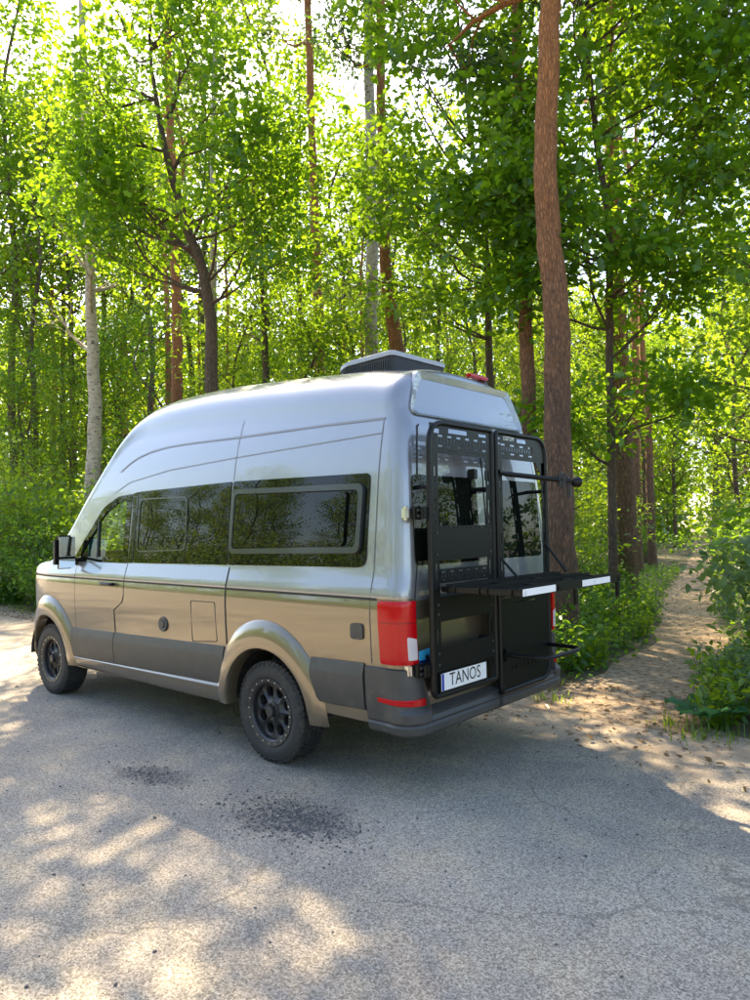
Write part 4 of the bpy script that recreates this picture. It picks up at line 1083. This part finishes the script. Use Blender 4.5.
single(53, 'pine_tree', 'brown pine trunk just left of the thick red pine', 528, -6.5, [(529, 420), (526, 330), (522, 240), (519, 150), (517, 60), (516, -60), (514, -150)], 16, 8, M_PINEB, M_NEEDLE, 7, .82, 2.0, 1.0, 22, .12, 'narrow')
single(54, 'pine_tree', 'stout brown pine trunk behind the slim oak by the path', 627, -10.5, [(626, 520), (623, 430), (618, 330), (615, 250), (612, 150), (608, 40), (605, -80)], 22, 11, M_PINEB, M_NEEDLE, 7, .80, 2.4, 1.2, 22, .13, 'narrow')
single(55, 'pine_tree', 'forked reddish pine trunk above the roof air conditioner', 397, -8.5, [(397, 400), (396, 340), (389, 295), (384, 240), (382, 120), (380, -40)], 17, 8, M_PINEB, M_NEEDLE, 3, .86, 2.2, 1.2, 20, .13, 'narrow')
single(56, 'oak_tree', 'thin dark sapling trunk behind the middle of the van roof', 266, -7.0, [(266, 400), (265, 340), (262, 290), (259, 220)], 9, 3, M_OAKB, M_BEECHL, 8, .45, 1.5, .8, 8, .10)
single(57, 'pine_tree', 'brown pine trunk left of the pale smooth trunk', 320, -9.5, [(320, 400), (319, 320), (316, 250), (312, 140), (308, 20), (306, -60)], 12, 6, M_PINEB, M_NEEDLE, 6, .80, 2.2, 1.2, 20, .13, 'narrow')
single(58, 'birch_tree', 'thin pale stem rising through the oak crown', 214, -6.8, [(213, 330), (214, 240), (213, 150), (215, 60), (216, -40)], 8, 5, M_BIRCHB, M_BEECHL, 5, .75, 1.5, 1.0, 6, .085)
single(59, 'pine_tree', 'dark pine trunk standing behind the forking oak', 176, -8.0, [(177, 400), (177, 330), (174, 240), (170, 120), (166, -20)], 13, 7, M_PINEB, M_NEEDLE, 6, .80, 2.2, 1.2, 20, .13, 'narrow')

# ---- woodland behind: a few kinds, copied
def wood_tree(seed, h, r0, nl, f0, L0, L1, per, size, leafm, barkm, name, shape='oval', lean=.3, sub=5, clus=.26, twig=3, el=(.2, .85)):
    T = Tree(seed); rg = T.rg
    tp = [np.array([rg.normal() * lean * t * t, rg.normal() * lean * t, h * t]) for t in np.linspace(0, 1, 7)]; tp[0] = np.zeros(3)
    T.trunk(tp, r0, r0 * .25, 8, 1.2); T.auto(nl, f0, .99, L0, L1, el[0], el[1], sub, 1.0, twig=twig)
    return T.build(name, barkm, leafm, per, size, shape=shape, cluster=clus)
KIND = {
    'young': [wood_tree(101, 7.5, .07, 16, .16, 2.0, .9, 8, .12, M_BEECHL, M_OAKB, 'young_tree'), wood_tree(102, 9.0, .09, 18, .20, 2.4, 1.0, 8, .12, M_OAKL, M_OAKB, 'young_tree')],
    'maple': [wood_tree(103, 13, .13, 20, .25, 2.8, 1.3, 8, .14, M_BEECHL, M_OAKB, 'broadleaf_tree', clus=.32)],
    'pine': [wood_tree(104, 19, .16, 11, .74, 2.2, 1.0, 6, .17, M_NEEDLE, M_PINEB, 'pine_tree', 'narrow', .25, 4, .26, 3, (.0, .6)), wood_tree(105, 22, .18, 11, .77, 2.4, 1.0, 6, .17, M_NEEDLE, M_PINEB, 'pine_tree', 'narrow', .35, 4, .26, 3, (.0, .6))],
    'tall': [wood_tree(106, 20.5, .15, 18, .52, 2.8, 1.5, 4.6, .20, M_OAKL, M_OAKB, 'tall_tree', clus=.34), wood_tree(107, 19, .14, 17, .5, 2.6, 1.4, 4.6, .20, M_BEECHL, M_OAKB, 'tall_tree', clus=.34)],
    'shrub': [],
}
def shrub(seed, h, w, stems, per, size, leafm, shape='oval', name='shrub'):
    T = Tree(seed); rg = T.rg; T.tp = []; T.tr = (.02, .01)
    for k in range(stems):
        a = k * 2.4 + rg.normal() * .3; d = np.array([math.cos(a) * w / h, math.sin(a) * w / h, 1.0]) * 1.0
        T.limb(np.array([math.cos(a), math.sin(a), 0]) * .12 * rg.random() - np.array([0, 0, .03]), unit(d), h * rg.uniform(.7, 1.1), .018, 6, -.03, .12, 1.0, 3)
    return T.build(name, M_TWIG, leafm, per, size, shape=shape, cluster=.17, crown='foliage')
KIND['shrub'] = [shrub(201, 2.6, 1.5, 9, 8, .10, M_SHRUBL), shrub(202, 3.2, 1.6, 10, 8, .11, M_BEECHL), shrub(203, 1.6, 1.1, 8, 9, .085, M_SHRUBL)]
USED = {}
ZONES = ((35, 'beyond the birch'), (150, 'near the birch'), (290, 'behind the forking oak'), (430, 'behind the pale smooth trunk'), (520, 'behind the leaning oak'),
         (597, 'behind the thick red pine'), (665, 'behind the slim dark oak'), (720, 'at the path end'), (9999, 'on the bank across the path'))
def zoned(head, x, y):
    v = np.array([x, y, CAM_C[2]]) - CAM_C; px = 375 + FPX * (v @ CAM_R) / (v @ CAM_F)
    return head + ' ' + next(t for lim, t in ZONES if px < lim)
def put(kind, x, y, label, cat, group, s=1.0, var=None, rz=None, name=None):
    if label.endswith('*'): label = zoned(label[:-1], x, y)
    lst = KIND[kind]; v = int(RNG.integers(len(lst))) if var is None else var % len(lst); o = lst[v]
    key = (kind, v)
    if key in USED: o = copy_tree(o)
    USED[key] = 1
    o.location = (float(x), float(y), 0); o.rotation_euler = (0, 0, float(RNG.uniform(0, 6.28)) if rz is None else rz); o.scale = (s, s, s * float(RNG.uniform(.92, 1.08)))
    tag(o, label, cat, group); return o
# young trees close behind the van: give the bright green wall
for px, row, s, v in ((30, -8.5, .95, 1), (70, -8.8, 1.0, 0), (150, -10, 1.0, 1), (240, -7.4, .95, 0), (300, -7.6, .8, 1), (345, -8.6, 1.0, 0), (520, -13, .95, 0), (645, -26, 1.0, 1)):
    P = at_row(px, row)
    put('young', P[0], P[1], 'young understorey tree*', 'tree', 'young understorey trees', s, v)
for px, row, s in ((20, -9, .85), (120, -15, .9), (215, -17, .9), (300, -22, 1.0), (400, -22, 1.0), (480, -26, 1.1), (560, -27, 1.0), (620, -36, 1.1), (675, -44, 1.1), (790, -14, .9), (740, -27, 1.0), (840, -7.5, .8)):
    P = at_row(px, row)
    put('maple', P[0], P[1], 'leafy mid-height broadleaf tree deep in the wood*', 'tree', 'broadleaf trees deep in the wood', s)
for px, row, s, v in ((10, -15, 1.2, 1), (60, -18, 1.2, 0), (90, -12, 1.1, 1), (165, -20, 1.3, 0), (225, -24, 1.3, 1), (265, -13, 1.1, 0), (320, -18, 1.2, 1), (365, -26, 1.3, 0), (410, -30, 1.4, 1), (445, -21, 1.2, 0), (535, -32, 1.4, 0), (570, -42, 1.5, 1), (605, -50, 1.5, 0), (640, -46, 1.4, 1), (668, -60, 1.5, 0), (720, -48, 1.4, 1), (752, -40, 1.3, 0), (770, -30, 1.3, 1)):
    P = at_row(px, row)
    put('young', P[0], P[1], 'small broadleaf tree far back*', 'tree', 'small trees far back in the wood', s, v)
for px, dep, s, v in ((-45, 38, 1.35, 1), (14, 35, 1.5, 0), (62, 41, 1.4, 1), (-15, 33, 1.15, 0), (38, 32, 1.1, 1), (104, 43, 1.5, 0), (148, 30, 1.05, 1), (205, 38, 1.25, 0), (262, 34, 1.45, 1), (305, 36, 1.2, 0), (345, 35, 1.15, 1), (395, 38, 1.2, 0), (445, 37, 1.2, 1)):
    P = CAM_C + ray(px, 525) * dep
    put('tall', P[0], P[1], 'tall slim tree with high leafy crown*', 'tree', 'tall trees above the understorey', s, v)
for px, dep, s in ((-30, 36, 1.7), (28, 40, 1.9), (75, 38, 1.75), (125, 44, 2.0), (190, 46, 2.0), (260, 48, 1.9), (345, 52, 2.0), (425, 50, 1.8), (500, 56, 1.9), (590, 58, 1.9), (715, 56, 1.8), (765, 46, 1.7)):
    P = CAM_C + ray(px, 525) * dep
    put('maple', P[0], P[1], 'towering background tree*', 'tree', 'tall background trees', s)
rgp = np.random.default_rng(77); k = 0; placed = []
for _ in range(2000):
    if k >= 54: break
    px = rgp.uniform(-60, 810); dep = rgp.uniform(19, 72) ; P = CAM_C + ray(px, 525) * dep
    if P[1] > -9 or path_dist(P[0], P[1]) < .8 or (10 < P[0] < 20 and P[1] > -16.5): continue
    if any((P[0] - a) ** 2 + (P[1] - b) ** 2 < 2.4 ** 2 for a, b in placed): continue
    placed.append((P[0], P[1])); k += 1
    put('pine', P[0], P[1], 'slim far pine with bare straight trunk*', 'tree', 'far pines in the wood', rgp.uniform(.85, 1.1))
# shrub layer
for px, row, s, v in ((-25, -3.0, 1.1, 1), (15, -3.4, 1.15, 0), (45, -3.9, 1.0, 1), (70, -3.6, .85, 0), (100, -5.2, 1.0, 0), (140, -4.6, .9, 1), (185, -4.8, 1.0, 0), (230, -5.0, .9, 1), (290, -4.6, .9, 0), (335, -5.0, .9, 1), (400, -6.0, .9, 0), 
                      (535, -8.0, .8, 1), (570, -10.5, .7, 0), (590, -15, .8, 1), (625, -24, .8, 0), (20, -6.2, 1.2, 1), (60, -8, 1.2, 0), (160, -8, 1.1, 1), (260, -9, 1.1, 0), (380, -11, 1.1, 1), (470, -13, 1.1, 0), (540, -14, 1.0, 1), (790, -13, .9, 0), (775, -20, 1.0, 1), (745, -34, 1.0, 0), (118, -3.9, .9, 2), (60, -3.0, .8, 2), (5, -2.9, .8, 2)):
    P = at_row(px, row)
    put('shrub', P[0], P[1], ('tall dense' if v % 3 == 1 else 'low small-leaved' if v % 3 == 2 else 'dark dense') + ' green shrub*', 'shrub', 'shrubs of the forest edge', s, v)
# shrubs right of the path
T = None
sr = shrub(211, 2.6, 1.7, 11, 9, .14, M_SHRUBL, 'oak', 'hazel_shrub'); P = at_row(905, -7.6); sr.location = tuple(P); tag(sr, 'big-leaved dark green shrub leaning over the right side of the path', 'shrub')
sr = shrub(212, 2.2, 1.3, 8, 8, .13, M_PALEL, 'oval', 'elder_shrub'); P = at_row(880, -5.2); sr.location = tuple(P); tag(sr, 'shrub with pale silvery leaves poking in beside the path', 'shrub')

# ---- herbs: nettle-like plants
def herb(seed, h, stems, mat, size=.085, name='nettle_plant', shape='oval', spread=.16):
    rg = np.random.default_rng(seed); mb = MB(); P = []; O = []
    for k in range(stems):
        a = rg.uniform(0, 6.28); b0 = np.array([math.cos(a), math.sin(a), 0]) * rg.random() * spread
        pts = curve_pts(b0 - np.array([0, 0, .02]), np.array([math.cos(a) * .22, math.sin(a) * .22, 1]), h * rg.uniform(.65, 1.1), rg, 5, .08, 0)
        mb.tube(pts, [.006, .005, .005, .004, .003, .002], 4, False)
        nn = int(9 * h / .7) + 2
        for j in range(nn):
            f = .12 + .88 * j / nn; q = interp_poly(pts, min(f, .999)); a2 = j * 1.57 + rg.normal() * .3
            for s_ in (0, math.pi):
                o = np.array([math.cos(a2 + s_), math.sin(a2 + s_), .1]); P.append(q + o * .03); O.append(o)
    root = empty(name); mb.build('stem', M_STEM, root)
    me = leaves('foliage', np.array(P), size, mat, rg, .8, shape, np.array(O)); link(bpy.data.objects.new('foliage', me), root)
    return root
KIND['herb'] = [herb(301, .75, 12, M_SHRUBL), herb(302, .55, 12, M_BEECHL, .075), herb(303, .95, 13, M_SHRUBL, .095), herb(304, .45, 10, M_SHRUBL, .06)]
KIND['palaherb'] = [herb(305, .70, 13, M_PALEL, .10, 'dog_nettle_plant'), herb(306, .55, 11, M_BEECHL, .085, 'dog_nettle_plant')]
rgh = np.random.default_rng(5); hp = []
for _ in range(6000):
    if len(hp) >= 115: break
    x = rgh.uniform(-.9, 4.2); y = -2.35 - rgh.exponential(2.6)
    pdist = x - (np.interp(-y, -pc[:, 1], pc[:, 0]) + np.interp(-y, -pc[:, 1], pc[:, 2]))
    if pdist < .12 or pdist > 3.2 or y < -13: continue
    if any((x - a) ** 2 + (y - b) ** 2 < .26 ** 2 for a, b in hp): continue
    if (x - bP[0]) ** 2 + (y - bP[1]) ** 2 < .3 ** 2: continue
    hp.append((x, y)); put('herb', x, y, 'leafy green nettle clump between the van rear and the path', 'nettle', 'nettles left of the path', rgh.uniform(.7, 1.1))
hp2 = []
for _ in range(3000):
    if len(hp2) >= 26: break
    x = rgh.uniform(-3.7, -1.9); y = rgh.uniform(-4.2, -1.85)
    q = (np.interp(-y, -pc[:, 1], pc[:, 0]) - np.interp(-y, -pc[:, 1], pc[:, 2])) - x
    if q < .06 or any((x - a) ** 2 + (y - b) ** 2 < .24 ** 2 for a, b in hp2): continue
    hp2.append((x, y)); put('palaherb', x, y, 'pale-leaved nettle clump at the road end of the path', 'nettle', 'pale nettles right of the path', rgh.uniform(.75, 1.1))
for _ in range(60):
    x = rgh.uniform(-5.5, -1.7); y = rgh.uniform(-12, -4.5); q = (np.interp(-y, -pc[:, 1], pc[:, 0]) - np.interp(-y, -pc[:, 1], pc[:, 2])) - x
    if q < .1 or q > 2.2: continue
    put('herb', x, y, 'leafy green nettle clump on the far right bank of the path', 'nettle', 'nettles right of the path', rgh.uniform(.7, 1.15))
for k in range(46):                                # along the foot of the forest edge, past the van bonnet
    x = rgh.uniform(4.5, 15); y = road_edge(x) - .25 - rgh.exponential(.7)
    put('herb', x, y, 'leafy nettle clump along the road edge beyond the van bonnet', 'nettle', 'nettles beyond the bonnet', rgh.uniform(.6, 1.1))
# burdock with big teal leaves
bd = empty('burdock_plant', on_ground(706, 727)); tag(bd, 'low burdock with large blue-green leaves at the road end of the path', 'burdock')
for k, (a, L, el) in enumerate(((.3, .26, .9), (1.3, .30, .75), (2.2, .28, 1.0), (3.1, .28, .8), (4.2, .26, .8), (5.3, .24, .9))):
    vs = []; fs = []; nU, nV = 9, 7
    for i in range(nU):
        u = i / (nU - 1); w = .42 * L * math.sin(math.pi * min(1, u * .92 + .08)) ** .6 * (1 if u < .98 else .4)
        for j in range(nV):
            v = (j / (nV - 1)) * 2 - 1
            rr = .06 + u * L; zz = .05 + rr * math.sin(el) * .9 - .35 * u * u * L + .03 * abs(v) + .012 * math.sin(u * 17 + v * 5)
            vs.append((math.cos(a) * rr - math.sin(a) * v * w, math.sin(a) * rr + math.cos(a) * v * w, zz))
    for i in range(nU - 1):
        for j in range(nV - 1): fs.append((i * nV + j, i * nV + j + 1, (i + 1) * nV + j + 1, (i + 1) * nV + j))
    lf = mesh_obj('leaf', vs, fs, M_BURDOCK, bd)
    mb = MB(); mb.tube([(0, 0, -.01), (math.cos(a) * .06, math.sin(a) * .06, .05 + .06 * math.sin(el))], [.008, .005], 6); mb.build('stalk', M_STEM, bd)

# ---- uncountable cover
rgc = np.random.default_rng(9)
def scatter(n, xr, yr, ok):
    x = rgc.uniform(*xr, n); y = rgc.uniform(*yr, n); m_ = ok(x, y); return np.stack([x[m_], y[m_]], 1)
pxc = lambda y: np.interp(-y, -pc[:, 1], pc[:, 0]); pxw = lambda y: np.interp(-y, -pc[:, 1], pc[:, 2])
redge = np.vectorize(road_edge)
C2 = scatter(60000, (-8, 18), (-22, -1.6), lambda x, y: (y < redge(x) - .1 - rgc.random(len(x)) * .5) & ((np.abs(x - pxc(y)) > pxw(y) * (.72 + .4 * rgc.random(len(x)))) ))
z = np.abs(rgc.normal(size=len(C2))) * .10 + .02
o = link(bpy.data.objects.new('ground_cover', leaves('ground_cover', np.column_stack([C2, z]), .075, M_SHRUBL, rgc, .8, 'oval'))); tag(o, 'low green leafy cover on the woodland floor', 'ground cover', kind='stuff')
L2 = np.concatenate([scatter(26000, (-5, 14), (-30, -1.0), lambda x, y: (np.abs(x - pxc(y)) < pxw(y) * 1.5) & (rgc.random(len(x)) < .9)),
                     scatter(9000, (-5, 1.2), (-2.9, .3), lambda x, y: rgc.random(len(x)) < np.clip((-.3 - y) / 2.2, 0, 1) ** 1.3 * .55),
                     scatter(5000, (1, 14), (-2.9, -1.6), lambda x, y: rgc.random(len(x)) < .8)])
o = link(bpy.data.objects.new('leaf_litter', leaves('leaf_litter', np.column_stack([L2, np.full(len(L2), .008) + rgc.random(len(L2)) * .012]), .018 + .05 * rgc.random(len(L2)) ** 2, M_LITTER, rgc, 2.2, 'oval'))); tag(o, 'dry brown leaf litter on the path and road edge', 'leaf litter', kind='stuff')
# grass tufts along the road edge and by the bumper
Gp = []
for cx_, cy_, n_, sp in [(-.75, -1.95, 26, .10), (-.55, -2.1, 22, .12), (-2.05, -1.8, 60, .12), (-2.35, -1.62, 50, .12), (-2.8, -1.75, 60, .16), (-3.2, -1.7, 60, .2)] + [(x, road_edge(x) + .02, 16, .12) for x in np.arange(3, 15, .45)]:
    a = rgc.normal(size=(n_, 2)) * sp + np.array([cx_, cy_]); Gp.append(a)
Gp = np.concatenate(Gp); Nn = len(Gp); az = rgc.uniform(0, 6.28, Nn); hgt = rgc.uniform(.04, .15, Nn); lean = rgc.uniform(.2, .8, Nn)
dx = np.stack([np.cos(az), np.sin(az), np.zeros(Nn)], 1); sx2 = np.stack([-np.sin(az), np.cos(az), np.zeros(Nn)], 1) * .005; B0 = np.column_stack([Gp, np.zeros(Nn)])
mid = B0 + dx * (hgt * lean * .3)[:, None] + np.array([0, 0, .6]) * hgt[:, None]; tip = B0 + dx * (hgt * lean)[:, None] + np.array([0, 0, 1]) * (hgt * .95)[:, None]
V = np.stack([B0 - sx2, B0 + sx2, mid + sx2 * .8, mid - sx2 * .8, tip + sx2 * .1, tip - sx2 * .1], 1).reshape(-1, 3); oo = np.arange(Nn)[:, None] * 6
o = link(bpy.data.objects.new('grass', np_mesh('grass', V, np.concatenate([oo + np.array([[0, 1, 2, 3]]), oo + np.array([[3, 2, 4, 5]])]), M_BEECHL, rgc.random(2 * Nn)))); tag(o, 'short green grass tufts at the road edge', 'grass', kind='stuff')
# loose gravel
Gv = np.concatenate([rgc.normal(size=(900, 2)) * np.array([.24, .13]) + np.array([-.92, 1.55]), rgc.normal(size=(160, 2)) * np.array([.2, .08]) + np.array([.47, 1.69]), scatter(1500, (-4, 6), (-2, 4), lambda x, y: rgc.random(len(x)) < .5)])
ico = bmesh.new(); bmesh.ops.create_icosphere(ico, subdivisions=1, radius=1); iv = np.array([v.co[:] for v in ico.verts]); jf = np.array([[v.index for v in f.verts] for f in ico.faces]); ico.free()
Nn = len(Gv); sz = rgc.uniform(.003, .009, Nn) * np.where(rgc.random(Nn) < .02, 2.2, 1); sc3 = rgc.uniform(.6, 1.3, (Nn, 1, 3)) * np.array([1, 1, .65])
V = iv[None] * sc3 * sz[:, None, None] * rgc.uniform(.8, 1.2, (Nn, len(iv), 1)) + np.column_stack([Gv, sz * .3])[:, None, :]
F = (jf[None] + (np.arange(Nn) * len(iv))[:, None, None]).reshape(-1, 3)
M_GRAV = pmat('loose_grit', (.11, .105, .10), .9, vary=.4, vscale=30)
o = link(bpy.data.objects.new('loose_gravel', np_mesh('loose_gravel', V.reshape(-1, 3), F, M_GRAV))); tag(o, 'loose dark grit in the potholes and on the asphalt', 'gravel', kind='stuff')
# far wood closing the view
A = rgc.uniform(-75, 850, 52000); D = rgc.uniform(62, 100, 52000); base = np.array([CAM_C + ray(a, 525) * 1.0 for a in (0, 1)])
rays = CAM_F[None] + CAM_R[None] * ((A - 375) / FPX)[:, None]; Pf = CAM_C[None] + rays * D[:, None]; Pf[:, 2] = rgc.random(52000) ** 1.25 * 24
kp = (np.abs(Pf[:, 0] - pxc(np.clip(Pf[:, 1], -80, 0))) > 1.5)
o = link(bpy.data.objects.new('far_wood', leaves('far_wood', Pf[kp], .95, M_BEECHL, rgc, .5, 'oval'))); tag(o, 'far wood reading as one mass of sunlit foliage', 'wood', kind='stuff')
# wood right of the path, beyond the frame (mirrored in the rear windows)
for k, (x, y, s) in enumerate(((-7.5, -8.0, .6), (-10, -7.0, .55), (-12.5, -9, .6), (-15.5, -8, .55), (-18, -11, .6), (-21, -8, .55))):
    put('young', x, y, 'low young broadleaf tree on the far side of the path mouth', 'tree', 'young trees right of the path', s, k)
for k in range(13):
    a = R(195 + k * 5.2); x = -1.5 + 31 * math.cos(a); y = -1.5 + 31 * math.sin(a)
    put('maple', x, y, 'broadleaf tree far along the road past the path mouth', 'tree', 'trees far along the road', RNG.uniform(.45, .55))
for x, y, s in ((-6.2, -3.4, .9), (-8.4, -3.2, 1.0), (-10.8, -3.3, 1.0), (-13.4, -3.0, 1.0), (-16.2, -3.3, 1.1)):
    put('shrub', x, y, 'green shrub on the road edge past the path mouth', 'shrub', 'shrubs right of the path', s, 0)
# wood on the other side of the road, behind the photographer (mirrored in paint and glass)
for k in range(20):
    x = -26 + k * 4.4 + RNG.normal() * .8; y = 21 + RNG.normal() * 2.0 + .08 * abs(x)
    put('maple', x, y, 'broadleaf tree of the wood across the road', 'tree', 'trees across the road', RNG.uniform(.8, .98))

for k in range(26):
    x = -22 + k * 3.3 + RNG.normal() * .5; y = 17.5 + RNG.normal() * .8 + .08 * abs(x)
    put('shrub', x, y, 'green shrub under the trees across the road', 'shrub', 'shrubs across the road', RNG.uniform(1.2, 1.6), k % 2)
for k in range(14):
    x = -10 + k * 5.4 + RNG.normal() * .8; y = 29 + RNG.normal() * 1.5 + .08 * abs(x)
    put('maple', x, y, 'tree in the second row of the wood across the road', 'tree', 'second row of trees across the road', RNG.uniform(.9, 1.05))
for lst in KIND.values():                          # drop kinds that were never set out
    for i, o in enumerate(lst):
        if o.get('label') is None:
            for ch in list(o.children): bpy.data.objects.remove(ch)
            bpy.data.objects.remove(o)
#print('tris', sum(sum(len(p.vertices) - 2 for p in me.polygons) for me in bpy.data.meshes if me.users and len(me.polygons) < 400000))
